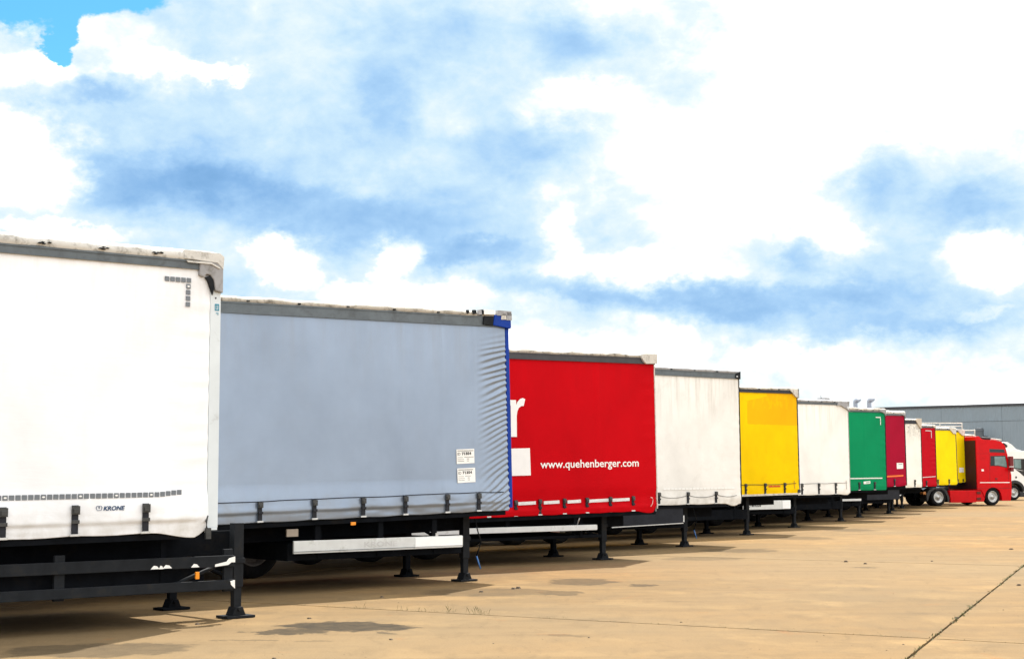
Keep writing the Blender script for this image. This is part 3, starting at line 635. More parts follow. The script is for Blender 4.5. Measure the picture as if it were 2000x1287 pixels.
for (x0, z1) in ((-.992, 1.964), (-.984, 1.688)):
    st_ = decal('id_sticker', T2, s2, w2_, whitep, [(x0, z1 - .211), (x0 + .335, z1 - .204), (x0 + .335, z1 + .006), (x0, z1)], off=.0075)
    lettering('id_prefix', st_, s2, w2_, inkb, 'ID', x0 + .018, z1 - .088, x0 + .070, .040, off=.0115, bold=.0)
    lettering('id_number', st_, s2, w2_, inkb, '71354', x0 + .096, z1 - .086, x0 + .275, .044, slope=.02, off=.0115, bold=.045)
    m = MB()
    for (u0, u1, v0, h) in ((.018, .315, -.026, .010), (.018, .115, -.122, .006), (.14, .315, -.116, .007), (.018, .135, -.150, .006), (.188, .228, -.144, .009), (.018, .135, -.176, .006), (.190, .228, -.172, .008)):
        xx = x0 + u0
        while xx < x0 + u1:                          # rows of print too small to read
            wl = random.uniform(.006, .012)
            m.add([(a_, s2(xx, z1 + v0) - .0115, z1 + b_) for a_, b_ in ((xx, v0), (xx + wl, v0), (xx + wl, v0 + h), (xx, v0 + h))], [(0, 1, 2, 3)]); xx += wl + .003
    m.build('fine_print', inkb, st_, w2_)
def plate_guard(root, x0, x1, z0, z1, y=.06, slots=0, name='side_guard', mat=alu, lean=.035):
    m = MB().prism([(x0, z0 + .018), (x0, z0), (x1 - .02, z0), (x1, z0 + .012), (x1, z1 - .012), (x1 - .02, z1), (x0, z1)], y, y + .03)
    g_ = m.build(name, mat, root, bevel=.004)
    for x in (x0 + .4, (x0 + x1) / 2, x1 - .5):
        MB().box(x - .04, x + .04, y + .032, y + .07, z0 + .02, z1 + .30).build('guard_bracket', black, root)
    return g_
G2 = plate_guard(T2, -3.76, -.86, .532, .702, .03)
MB().box(-1.735, -.875, .0215, .0285, .548, .690).build('guard_white_end', plain('plate_white', (.86, .87, .87), .35, 0, .04, 5), G2, bevel=.003)  # whiter end of the guard, a thin piece laid over it
fl = lambda x, z: .03
lettering('guard_lettering', G2, fl, lambda p: p, plain('emboss_grey', (.52, .53, .53), .4, .25), 'KRONE', -2.62, .585, -2.05, .075, off=.004, bold=.02)
MB().box(-3.77, -.87, .021, .030, .555, .562).build('guard_groove', railgrey, G2)
MB().box(-1.36, -1.31, .035, .05, .700, .745).build('guard_clip', hookm, T2)
MB().box(-3.86, -3.68, .05, .075, .76, .86).build('reflector_plate', beigep, T2, bevel=.004)
MB().box(-2.86, -2.78, .0, .02, zb2 - .105, zb2 - .06).build('side_marker', amber, T2, w2_, bevel=.006)
def crank(root, lx, z, y=.40):
    o = MB().tube([(lx + .12, y, z), (lx + .16, y - .03, z - .20), (lx + .21, y - .04, z - .34)], .010, 8).build('crank_handle', darkgrey, root)
    MB().tube([(lx + .12, y - .04, z - .55), (lx + .19, y - .05, z - .74)], .012, 8).build('crank_grip', plain('grip_blue', (.05, .16, .42), .4), root)
    MB().tube([(lx + .21, y - .04, z - .34), (lx + .12, y - .04, z - .55)], .008, 8).build('crank_rod', black, root)
crank(T2, -.45, .92)

# ---- red with the web address
red3 = tarp('curtain_red', (.50, .0015, .006), .909, 3.842, top=.22, low=.20, mid=.06, dirt=(.26, .004, .008), var=.05, rough=.5)
def bot3(x): return -.035 * sstep(-.55, -.2, x) + .16 * sstep(-.13, 0.0, x) ** 2
T3, s3, w3_, zb3, zt3 = trailer(3, (2.716, 29.093, .909), 51.22, .88, .90, 2.933,
    'bright red curtain trailer with a white web address on its side', red3,
    dict(crinkle=(.006, .30, .5, .05), straps=[-.602, -1.168, -1.745, -2.284, -2.856, -3.402, -4.0, -4.6, -5.2, -5.8, -6.4, -7.0], strap_top=1.19, strap_w=.058, wave=.004, ledge=-.03, leg=-.93, post=.03,
         postmat=capwhite, edge=.07, rail=.12, roofbump=.026, bows=.55, bottom=bot3, toggles=False, railmat=plain('rail_charcoal', (.050, .050, .056), .5, .1, .25, 5), ravemat=black))
lettering('web_address', T3, s3, w3_, whitep, 'www.quehenberger.com', -2.843, 1.690, -.451, .185, bold=.012)
r_ = MB()
rp = [(-3.505, 2.29), (-3.375, 2.29), (-3.372, 2.66), (-3.355, 2.74), (-3.32, 2.80), (-3.26, 2.832), (-3.212, 2.832), (-3.175, 2.955), (-3.23, 2.972), (-3.29, 2.955), (-3.345, 2.91), (-3.378, 2.85), (-3.384, 2.935), (-3.60, 2.935), (-3.60, 2.85), (-3.505, 2.84)]
decal('big_letter', T3, s3, w3_, whitep, rp, off=.012)
decal('white_square', T3, s3, w3_, whitep, [(-3.62, 1.612), (-3.070, 1.614), (-3.084, 2.092), (-3.62, 2.085)], off=.012)
for x0, x1 in ((-3.344, -2.949), (-2.772, -2.403), (-2.209, -1.892), (-1.706, -1.205), (-1.116, -.691)):
    decal('reflective_tape', T3, s3, w3_, silvert, [(x0, 1.098), (x1, 1.104), (x1, 1.160), (x0, 1.154)], off=.013)
MB().prism([(-.34, zt3 - .02), (-.36, zt3 - .075), (-.29, zt3 - .16), (-.24, zt3 - .185), (.04, zt3 - .175), (.05, zt3 - .155), (.05, zt3 + .012), (-.02, zt3 + .02), (-.33, zt3 + .01)], -.062, .06).build('corner_cap', capwhite, T3, w3_, bevel=.014)
MB().tube([(-.185, -.03, zb3 + .245), (-.15, -.042, zb3 + .235), (-.135, -.04, zb3 + .19), (-.15, -.04, zb3 + .13), (-.185, -.03, zb3 + .075)], .009, 7).build('curtain_tail', plain('pink_cord', (.72, .45, .42), .6), T3, w3_)
plate_guard(T3, -5.6, -1.46, .575, .672, .05)
MB().tube([(-1.86, .06, .86), (-1.92, .08, .68)], .012, 7).build('valve_lever', hookm, T3)
MB().box(-2.06, -1.72, .10, .20, .672, .70).build('air_line_tray', black, T3)
MB().prism([(-1.09, .42), (-.87, .42), (-.87, .95), (-1.09, .95)], 1.80, 1.84).build('marker_board', boardm, T3)
MB().prism([(-1.045, .76), (-.98, .66), (-.915, .76), (-.98, .86)], 1.792, 1.798).build('marker_diamond', boardd, T3)

# ---- dirty off-white
off4 = tarp('curtain_offwhite', (.80, .79, .76), .943, 3.905, top=.75, low=.6, mid=.22, dirt=(.38, .36, .31), var=.06)
T4, s4, w4_, zb4, zt4 = trailer(4, (5.099, 34.514, .943), 50.64, .22, .46, 2.962,
    'dirty off-white curtain trailer right of the red web-address one', off4,
    dict(straps=[-.808, -1.69, -2.57, -3.45, -4.33, -5.2], strap_top=1.21, strap_w=.062, wave=.005, leg=-1.3, post=.04, edge=.07, rail=.13, rope=(.20, .055), bows=.72,
         bottom=lambda x: -.05 * sstep(-.5, -.25, x) * sstep(-.02, -.2, x), roofmat=capgrey))
for i in range(20): decal('reflective_dash', T4, s4, w4_, whitep, [(-.30 - i * .112, 1.258), (-.208 - i * .112, 1.258), (-.208 - i * .112, 1.296), (-.30 - i * .112, 1.296)], off=.008)
MB().prism([(-.12, zt4 - .17), (.035, zt4 - .20), (.04, zt4 - .02), (-.10, zt4 - .06)], -.05, .03).build('corner_cap', darkgrey, T4, w4_, bevel=.01)
MB().box(-.11, -.065, -.058, -.05, zt4 - .155, zt4 - .125).build('cap_rivet', hookm, T4, w4_)
sk_ = MB().prism([(-3.9, .50), (-1.80, .545), (-1.78, .60), (-1.79, .88), (-3.9, .90)], .05, .50).build('side_skirt', skirtm, T4)
MB().prism([(-3.9, .482), (-1.79, .527), (-1.79, .544), (-3.9, .499)], .04, .07).build('skirt_trim', hookm, sk_)
MB().box(-1.786, -1.75, .05, .11, .56, .70).build('skirt_end', alu, sk_)
crank(T4, -1.3, .92, .36)

# ---- yellow with the orange patch
yel5 = tarp('curtain_yellow', (.82, .545, .001), 1.078, 3.884, top=.12, low=.30, mid=.38, dirt=(.66, .36, .004), var=.07, patch=((.80, .42, .004), -2.0, 2.885))
T5, s5, w5_, zb5, zt5 = trailer(5, (7.647, 41.232, 1.078), 49.76, .70, .43, 2.806,
    'yellow curtain trailer with a large darker orange patch in its upper half', yel5,
    dict(straps=[-.594, -1.377, -2.14, -2.92, -3.7, -4.5], strap_top=1.37, strap_w=.065, leg=-1.55, post=.045, postmat=raildark, railmat=raildark, edge=.075, rail=.085, rail_end=-.10, rope=(.262, .006),
         rope_r=.007, bows=.80, ravemat=black))
MB().prism([(-.30, zt5 - .07), (-.06, zt5 - .245), (.02, zt5 - .25), (.03, zt5 - .02), (-.28, zt5 - .035)], -.052, .03).build('corner_cap', capwhite, T5, w5_, bevel=.008)
MB().box(.008, .05, -.06, .05, zt5 - .27, zt5 - .02).build('cap_edge', capgrey, T5, w5_, bevel=.006)
MB().box(-13.5, .02, -.006, .018, zb5 - .035, zb5 + .012).build('base_rail', capwhite, T5, w5_)
MB().box(-.06, .04, -.03, .03, zb5 + .015, zb5 + .10).build('front_latch', raildark, T5, w5_, bevel=.008)
x = -1.24; m = MB()
while x < -.80:                                  # worn red print, no longer readable
    wl = random.uniform(.02, .05); zz = 1.262 + random.uniform(-.004, .006)
    m.add([(a_, s5(x, 1.28) - .012, b_) for a_, b_ in ((x, zz), (x + wl, zz), (x + wl + .008, zz + .042), (x + .008, zz + .042))], [(0, 1, 2, 3)]); x += wl + random.uniform(.004, .014)
m.build('worn_red_print', redp, T5, w5_)
decal('curtain_tail', T5, s5, w5_, plain('ochre', (.40, .20, .01), .6), [(-.205, 1.20), (-.185, 1.20), (-.185, 1.42), (-.205, 1.42)], off=.008)

# ---- white beside the green one
whi6 = tarp('curtain_cream', (.85, .845, .81), .989, 3.831, top=.50, low=.25, mid=.05, dirt=(.42, .36, .25), var=.05)
T6, s6, w6_, zb6, zt6 = trailer(6, (10.325, 47.267, .989), 50.25, .48, .26, 2.842,
    'white curtain trailer between the yellow patched one and the green one', whi6,
    dict(straps=[-.683, -1.481, -2.262, -3.05, -3.85], strap_top=1.335, strap_w=.070, leg=-2.05, post=.035, postmat=capgrey, edge=.075, rail=.07, rope=(.335, .004), rope_r=.005, bows=.62,
         bottom=lambda x: -.02 * sstep(-.5, -.2, x) + .05 * sstep(-.1, 0, x), roofmat=capgrey))
MB().prism([(-.55, zt6 - .16), (-.36, zt6 - .155), (-.06, zt6 - .27), (.03, zt6 - .33), (.035, zt6 - .02), (-.50, zt6 - .05)], -.05, .03).build('corner_cap', capgrey, T6, w6_, bevel=.01)
MB().tube([(-.04, -.06, zt6 - .22), (-.04, -.03, zt6 - .22)], .05, 12).build('cap_roller', hookm, T6, w6_)
MB().prism([(-.98, zt6 + .01), (-.72, zt6 + .01), (-.74, zt6 + .07), (-.94, zt6 + .08)], .1, .4).build('roof_fitting', capgrey, T6, w6_)
MB().tube([(-.95, .25, zt6 + .06), (-.96, .25, zt6 + .16)], .008, 6).build('roof_pin', darkgrey, T6, w6_)
G6 = plate_guard(T6, -4.82, -2.74, .575, .830, .04)
MB().box(-3.11, -2.75, .031, .0385, .585, .822).build('guard_white_end', MATS['plate_white'], G6, bevel=.003)  # whiter end of this guard, laid over it as a thin piece
lettering('guard_lettering', G6, lambda x, z: .04, lambda p: p, inkb, 'ancos', -4.46, .655, -4.05, .085, off=.004, shear=.15, bold=.02)
lettering('guard_initial', G6, lambda x, z: .04, lambda p: p, plain('print_grey', (.12, .13, .13), .5), 'D', -4.62, .635, -4.50, .130, off=.004)
decal('curtain_tail', T6, s6, w6_, plain('tail_grey', (.30, .27, .22), .6), [(-.185, 1.13), (-.165, 1.13), (-.165, 1.40), (-.185, 1.40)], off=.008)

# ---- green
grn = tarp('curtain_green', (.002, .24, .095), 1.054, 3.842, top=.10, low=.35, mid=.06, dirt=(.008, .15, .065), var=.05)
T7, s7, w7_, zb7, zt7 = trailer(7, (12.898, 53.288, 1.054), 49.96, .37, -.04, 2.788,
    'green curtain trailer with a white dashed line and small white plate', grn,
    dict(straps=[-.655, -1.502, -2.35, -3.2], strap_top=1.33, strap_w=.075, leg=-1.9, edge=.09, rail=.05, rail_end=-.1, roofbump=.02, postmat=darkgrey, crinkle=(.006, .25, .5, .05)))
for i in range(26): decal('reflective_dash', T7, s7, w7_, whitep, [(-.28 - i * .074, 1.436), (-.216 - i * .074, 1.436), (-.216 - i * .074, 1.474), (-.28 - i * .074, 1.474)], off=.008)
for i in range(5): decal('reflective_mark', T7, s7, w7_, whitep, [(-.28 - i * .056, 3.52), (-.232 - i * .056, 3.52), (-.232 - i * .056, 3.556), (-.28 - i * .056, 3.556)], off=.008)
for i in range(5): decal('reflective_mark', T7, s7, w7_, whitep, [(-.262, 3.468 - i * .047), (-.226, 3.468 - i * .047), (-.226, 3.508 - i * .047), (-.262, 3.508 - i * .047)], off=.008)
pl = decal('white_plate', T7, s7, w7_, whitep, [(-1.27, 1.262), (-.905, 1.276), (-.905, 1.362), (-1.27, 1.348)], off=.014)
decal('plate_print', T7, s7, w7_, plain('green_print', (.05, .30, .16), .5), [(-1.15, 1.298), (-.94, 1.305), (-.94, 1.33), (-1.15, 1.323)], off=.018, parent=pl)
MB().prism([(-.32, zt7 - .09), (-.02, zt7 - .17), (.03, zt7 - .26), (.035, zt7 - .03), (-.30, zt7 - .02)], -.055, .03).build('corner_cap', capgrey, T7, w7_, bevel=.01)

# ---- dark crimson
crm = tarp('curtain_crimson', (.34, .004, .028), 1.140, 3.984, top=.25, low=.2, mid=.08, dirt=(.17, .008, .03), var=.06)
T8, s8, w8_, zb8, zt8 = trailer(8, (14.869, 58.303, 1.140), 49.77, .71, .43, 2.824,
    'dark crimson curtain trailer with orange stripe and white sticker, right of the green one', crm,
    dict(straps=[-.735, -1.55, -2.4], strap_top=1.42, strap_w=.075, leg=-2.27, edge=.11, rail=.07, roofmat=roofwhite, postmat=darkgrey, bottom=lambda x: .03 * sstep(-.6, 0, x)))
decal('orange_stripe', T8, s8, w8_, orangep, [(-2.2, 1.468), (-.174, 1.508), (-.171, 1.566), (-2.2, 1.526)], off=.009)
stk = decal('white_sticker', T8, s8, w8_, whitep, [(-.567, 1.79), (-.17, 1.80), (-.17, 2.016), (-.567, 2.016)], off=.009)
decal('sticker_print', T8, s8, w8_, plain('ink_grey', (.18, .18, .2), .5), [(-.46, 1.955), (-.22, 1.955), (-.22, 1.975), (-.46, 1.975)], off=.0125, parent=stk)
MB().prism([(-.20, zt8 - .13), (.02, zt8 - .20), (.03, zt8 - .30), (.04, zt8 - .10)], -.052, .03).build('corner_cap', capgrey, T8, w8_, bevel=.006)
plate_guard(T8, -4.0, -2.70, .62, .862, .05)

# ---- cream white with stained top
whi9 = tarp('curtain_stained', (.85, .835, .78), 1.045, 3.905, top=.55, low=.25, mid=.06, dirt=(.50, .38, .2), var=.05, stain=.85)
T9, s9, w9_, zb9, zt9 = trailer(9, (16.82, 63.434, 1.060), 49.85, .50, -.06, 2.777,
    'cream white curtain trailer with mouldy stained top, between crimson and red trailers', whi9,
    dict(straps=[-.487, -1.28, -2.1], strap_top=1.37, strap_w=.075, leg=-1.6, railmat=raildark, edge=.055, rail=.14, rail_end=-.2, roofmat=roofwhite, postmat=darkgrey))
MB().prism([(-.36, zt9 - .06), (-.06, zt9 - .36), (.03, zt9 - .38), (.035, zt9 + .03), (-.30, zt9 + .03)], -.055, .04).build('corner_cap', plain('cap_tan', (.52, .45, .36), .55, 0, .15, 5), T9, w9_, bevel=.01)
MB().prism([(-3.6, .57), (-1.5, .58), (-1.45, .62), (-1.47, .97), (-3.6, .97)], .05, .55).build('side_box', skirtm, T9, bevel=.01)

# ---- red with the white corner mark
red10 = tarp('curtain_scarlet', (.46, .003, .012), 1.044, 3.863, top=.1, low=.25, mid=.08, dirt=(.22, .006, .012), var=.06)
T10, s10, w10_, zb10, zt10 = trailer(10, (18.853, 68.657, 1.063), 49.84, .50, .26, 2.712,
    'red curtain trailer with white L-shaped corner mark, left of the two plain yellow ones', red10,
    dict(straps=[-.752, -1.55], strap_top=1.31, strap_w=.08, leg=-2.6, edge=.07, rail=.07, rail_end=-.1, roofmat=roofwhite, postmat=darkgrey, crinkle=(.008, .22, .6, .05)))
decal('reflective_mark', T10, s10, w10_, silvert, [(-.712, 3.498), (-.25, 3.490), (-.25, 3.524), (-.712, 3.534)], off=.008)
decal('reflective_mark', T10, s10, w10_, silvert, [(-.288, 3.195), (-.252, 3.195), (-.252, 3.487), (-.288, 3.487)], off=.008)
decal('reflective_line', T10, s10, w10_, silvert, [(-2.0, 1.412), (-.055, 1.472), (-.055, 1.505), (-2.0, 1.445)], off=.008)
MB().prism([(-.22, zt10 - .06), (.0, zt10 - .14), (.03, zt10 - .20), (.03, zt10 - .02), (-.2, zt10 + .0)], -.052, .03).build('corner_cap', capwhite, T10, w10_, bevel=.006)
plate_guard(T10, -4.2, -2.55, .66, .90, .05)

# ---- the two yellow ones and the maroon one at the end of the row
yel = dict(top=.10, low=.3, mid=.24, dirt=(.55, .34, .01), var=.04)
y11 = tarp('curtain_lemon', (.86, .66, .004), 1.078, 3.91, **yel)
T11, s11, w11_, zb11, zt11 = trailer(11, (21.466, 74.481, 1.092), 49.82, .52, .82, 2.743,
    'plain yellow curtain trailer, the wider of the two yellow ones above the red tractor', y11,
    dict(straps=[-.69, -1.60, -2.5], strap_top=1.36, strap_w=.08, leg=-3.8, shade_box=None, edge=.085, rail=.06, rail_end=-.3, roofmat=roofwhite, postmat=raildark, chassis_end=-2.6, chassis_top=.18, bottom=lambda x: .06 * sstep(-.1, 0, x)))
MB().prism([(-.50, zt11 - .09), (-.22, zt11 - .30), (.0, zt11 - .32), (.03, zt11 - .02), (-.48, zt11 + .0)], -.055, .03).build('corner_cap', capwhite, T11, w11_, bevel=.008)
y12 = tarp('curtain_canary', (.86, .63, .004), 1.151, 3.973, **yel)
T12, s12, w12_, zb12, zt12 = trailer(12, (23.308, 79.396, 1.166), 49.81, .59, .43, 2.719,
    'yellow curtain trailer with a white square sticker and raised white roof rails', y12,
    dict(straps=[-.23, -.703, -1.5], strap_top=1.35, strap_w=.08, leg=-5.2, shade_box=None, edge=.07, rail=.06, rail_end=-.3, roofmat=roofwhite, postmat=raildark, chassis_end=-4.6, chassis_top=.18, bottom=lambda x: .06 * sstep(-.1, 0, x)))
decal('white_sticker', T12, s12, w12_, whitep, [(-.544, 1.69), (-.142, 1.69), (-.142, 1.93), (-.544, 1.93)], off=.008)
MB().prism([(-.62, zt12 - .06), (-.22, zt12 - .30), (.0, zt12 - .32), (.03, zt12 - .02), (-.55, zt12 + .02)], -.055, .03).build('corner_cap', capwhite, T12, w12_, bevel=.008)
rr_ = MB().tube([(-6.0, .06, 4.16), (-.05, .06, 4.21)], .026, 8).tube([(-6.0, .06, 4.02), (-.05, .06, 4.05)], .020, 8).tube([(-.05, .06, 3.85), (-.05, .06, 4.24)], .026, 8)
for x in (-2.0, -4.0, -6.0): rr_.tube([(x, .06, 3.88), (x, .06, 4.19)], .022, 8)
rr_.build('raised_roof_rail', capwhite, T12, w12_)
mar = tarp('curtain_maroon', (.055, .006, .014), 1.065, 3.843, top=.15, low=.2, mid=.06, dirt=(.05, .02, .02))
T13, s13, w13_, zb13, zt13 = trailer(13, (25.45, 84.70, 1.084), 49.81, .58, .55, 2.667,
    'dark maroon trailer seen in the gap between yellow trailer and red cab', mar,
    dict(straps=[-.8, -1.6], strap_top=1.33, strap_w=.08, leg=-5.2, edge=.06, rail=.11, roofmat=capwhite, railmat=plain('rail_rust', (.34, .12, .05), .5, .1, .3, 4), postmat=raildark, chassis_end=-4.6))
decal('reflective_line', T13, s13, w13_, silvert, [(-.85, 3.38), (-.08, 3.39), (-.08, 3.43), (-.85, 3.42)], off=.008)
MB().tube([(-3.0, .05, zt13 + .22), (.12, .05, zt13 + .24)], .028, 8).tube([(.12, .05, zt13 - .02), (.12, .05, zt13 + .30)], .03, 8).build('roof_rail', capwhite, T13, w13_)
MB().prism([(-.25, zt13 - .03), (.03, zt13 - .26), (.05, zt13 - .02)], -.055, .03).build('corner_cap', capwhite, T13, w13_)

# ------------------------------------------------------------------ tractors
redcab = plain('cab_red', (.54, .002, .006), .35, 0, .05, 3, coat=.06, spec=.12, dirt=(.38, .002, .005), dscale=2, dlo=.5, dhi=.85)
whitecab = plain('cab_white', (.78, .78, .77), .3, 0, .03, 3, coat=.4)
glass = plain('cab_glass', (.022, .034, .038), .06, 0, .2, 2)
glassl = plain('cab_glass_painted_reflection', (.17, .25, .25), .06, 0, .3, 2)  # teal reflection on the side windows put into the base colour
plastic = plain('black_plastic', (.022, .023, .025), .55, 0, .25, 8, dirt=(.06, .05, .04), dscale=5, dlo=.5, dhi=.85)
def arc(cx, cz, r, a0, a1, n): return [(cx + r * math.cos(R(a0 + (a1 - a0) * i / n)), cz + r * math.sin(R(a0 + (a1 - a0) * i / n))) for i in range(n + 1)]
uh = Vector((.937, .349)).normalized(); rz = math.atan2(uh.y, uh.x)
# the tractor parked in front of the yellow trailers
TR = thing('tractor_unit', 'red tractor unit with sleeper cab parked in front of the yellow trailers', 'truck', (21.46, 77.73, 0), rz)
prof = [(2.34, .80), (2.58, .78), (2.80, .36)] + arc(3.30, .40, .52, 178, 2, 14) + [(3.84, .24), (4.36, .24), (4.44, .60), (4.46, 1.55), (4.40, 1.80), (4.26, 2.56), (4.13, 3.02), (3.90, 3.25), (3.40, 3.33), (2.34, 3.36)]
cab = MB().prism(prof, 0.0, 2.40).build('cab', redcab, TR, bevel=.05)
MB().box(2.315, 2.337, .06, 2.34, .84, 3.30).build('rear_wall_shade', plain('cab_rear_shade', (.030, .004, .009), .6, 0, .3, 3), cab)  # dark maroon sheet paints the shade onto the red cab's rear face
MB().prism([(2.34, 3.34), (2.34, 3.50), (2.60, 3.52), (2.80, 3.36), (3.60, 3.30)], .10, 2.30).build('roof_fairing', redcab, TR, bevel=.03)
MB().prism([(3.16, 2.00), (3.66, 2.00), (3.96, 1.95), (4.20, 1.90), (4.215, 2.05), (4.12, 2.54), (3.19, 2.52)], -.004, .03).build('door_window_frame', plastic, cab, bevel=.01)
MB().prism([(3.20, 2.05), (3.42, 2.05), (3.42, 2.47), (3.22, 2.47)], -.010, -.0045).build('rear_quarter_glass', glass, cab)
MB().prism([(3.44, 2.045), (3.66, 2.04), (3.97, 1.985), (4.17, 1.945), (4.175, 2.06), (4.09, 2.49), (3.44, 2.475)], -.010, -.0045).build('door_window', glassl, cab)
MB().prism([(3.14, 2.70), (4.10, 2.68), (4.07, 2.85), (3.15, 2.88)], -.005, .03).build('upper_window', glass, cab, bevel=.01)
MB().prism([(2.51, 1.145), (4.34, 1.145), (4.34, 1.185), (2.51, 1.185)], -.004, -.0005).build('white_stripe', whitep, cab)
for xs_, z0, z1 in ((3.12, .95, 2.62), (4.28, .95, 1.85)): MB().box(xs_, xs_ + .012, -.0022, .006, z0, z1).build('door_gap', inkb, cab)
MB().box(2.32, 4.40, -.0022, .006, .862, .874).build('sill_gap', inkb, cab)
MB().box(2.30, 4.20, -.0022, .006, 2.625, 2.635).build('roof_gap', plain('cab_shadow_gap', (.16, .004, .006), .6), cab)
MB().box(3.44, 3.58, -.016, .006, 1.30, 1.40).build('door_handle', plain('handle_red', (.20, .004, .006), .4), cab, bevel=.01)
MB().box(2.62, 2.76, -.004, -.0005, 1.74, 1.84).build('white_badge', whitep, cab)
mi = MB().box(4.20, 4.42, -.26, -.10, 1.98, 2.50).box(4.26, 4.44, -.25, -.11, 1.72, 1.95)
mo = mi.build('mirror', plain('mirror_maroon', (.14, .012, .015), .4), cab, bevel=.03)
MB().tube([(4.26, -.11, 2.42), (4.24, .04, 2.45)], .02, 8).tube([(4.28, -.11, 1.86), (4.28, .04, 1.84)], .02, 8).build('mirror_arm', plastic, mo)
MB().prism([(4.14, 3.01), (4.30, 2.95), (4.34, 3.06), (4.10, 3.20)], .05, 2.35).build('sun_visor', plastic, cab, bevel=.02)
MB().prism([(4.27, 2.48), (4.405, 1.84), (4.425, 1.85), (4.29, 2.49)], .18, 2.22).build('windscreen', glass, cab)
MB().tube([(2.84, .35, 3.43), (3.44, .35, 3.40)], .075, 12).box(2.95, 3.0, .32, .38, 3.28, 3.40).box(3.3, 3.35, .32, .38, 3.28, 3.38).build('roof_roll', plastic, TR)
MB().tube([(3.48, .30, 3.39), (4.12, .30, 3.33)], .045, 10).box(3.6, 3.65, .27, .33, 3.24, 3.36).box(4.0, 4.05, .27, .33, 3.16, 3.33).build('air_horn', capwhite, TR)
MB().prism([(.66, .775), (.72, .16), (2.26, .16), (2.26, .775)], .02, .24).build('side_skirt', redcab, TR, bevel=.03)
stp = MB().prism([(2.27, .78), (2.275, .20), (2.74, .20), (2.80, .36), (2.58, .78)], .03, .3).build('step_panel', redcab, TR, bevel=.02)
for z0 in (.28, .58): MB().box(2.30, 2.55, .014, .028, z0, z0 + .13).build('step', plain('step_dark', (.10, .012, .006), .6), stp)
for yy in (.75, 1.50): MB().box(-.95, 4.0, yy, yy + .12, .42, .70).build('chassis_beam', black, TR)
MB().prism([(-.62, .30), (-.70, .22), (-.72, .60), (-.55, .80), (-.30, .90), (.30, .90), (.50, .78), (.66, .40), (.62, .18), (.56, .20), (.50, .50), (.36, .72), (.2, .83), (-.22, .83), (-.44, .70), (-.56, .5)], .04, .62).build('rear_fender', plastic, TR, bevel=.01)
MB().box(-.86, -.70, .10, .40, .58, .72).build('tail_lamp', plain('lamp_amber', (.55, .22, .06), .3), TR, bevel=.02)
MB().lathe_z([(0.0, .72), (.48, .72), (.48, .80), (0, .80)], 0.1, 1.2, 24).build('fifth_wheel', black, TR)
wheel(TR, 0.03, .06, .445, WR2); wheel(TR, 0.03, 2.34, .445, WR2, True); wheel(TR, 3.31, .05, .445, WR); wheel(TR, 3.31, 2.35, .445, WR, True)
MB().tube([(.03, .5, .445), (.03, 1.9, .445)], .09, 8).build('axle', black, TR)
# the white tractor half out of the frame
TW = thing('tractor_unit', 'white tractor unit with black swoosh on its door, cut by the right edge', 'truck', (30.981, 95.033, 0), rz)
prof = [(-1.05, .95), (-.62, .95)] + arc(-.08, .42, .66, 150, 12, 12) + [(.62, .30), (1.12, .28), (1.18, .75), (1.16, 1.60), (.98, 2.55), (.80, 3.02), (-1.05, 3.06)]
cw = MB().prism(prof, 0, 2.4).build('cab', whitecab, TW, bevel=.06)
MB().prism([(-1.05, 3.03), (-1.05, 3.50), (-.70, 3.56), (-.40, 3.55), (-.10, 3.40), (.20, 3.14), (.62, 3.05)], .08, 2.32).build('roof_fairing', whitecab, TW, bevel=.06)
MB().prism([(-.10, 1.93), (.62, 1.80), (.88, 1.85), (.86, 2.2), (.74, 2.54), (-.11, 2.54)], -.004, .03).build('door_window_frame', plastic, cw, bevel=.01)
MB().prism([(-.06, 1.98), (.44, 1.94), (.44, 2.49), (-.07, 2.49)], -.010, -.0045).build('door_window', glassl, cw)
MB().prism([(-.02, 1.90), (.50, 1.80), (.95, 1.80), (.95, 1.40), (.62, 1.46), (.30, 1.70)], -.006, .02).build('door_swoosh', plastic, cw)
MB().box(-.02, .10, -.006, .02, 1.34, 1.46).build('door_vent', plastic, cw)
MB().prism(arc(-.08, .42, .80, 165, 10, 12) + arc(-.08, .42, .62, 10, 165, 12), -.03, .35).build('wheel_arch', plastic, TW, bevel=.015)
MB().box(.30, 1.16, -.01, .3, .20, .50).build('bumper', plastic, TW, bevel=.04)
MB().prism([(.72, 2.64), (1.02, 2.56), (1.06, 2.68), (.70, 2.86)], .0, 2.4).build('sun_visor', plastic, cw, bevel=.02)
mo = MB().box(.95, 1.18, -.30, -.12, 1.95, 2.55).build('mirror', plastic, cw, bevel=.03)
MB().tube([(1.0, -.13, 2.4), (.92, .04, 2.42)], .02, 8).build('mirror_arm', plastic, mo)
MB().prism([(1.01, 2.46), (1.14, 1.72), (1.16, 1.72), (1.03, 2.47)], .18, 2.22).build('windscreen', glass, cw)
for yy in (.75, 1.50): MB().box(-4.8, .6, yy, yy + .12, .42, .72).build('chassis_beam', black, TW)
for x, W_ in ((-.08, WR), (-3.7, WR2)): wheel(TW, x, .05, .445, W_); wheel(TW, x, 2.35, .445, W_, True)

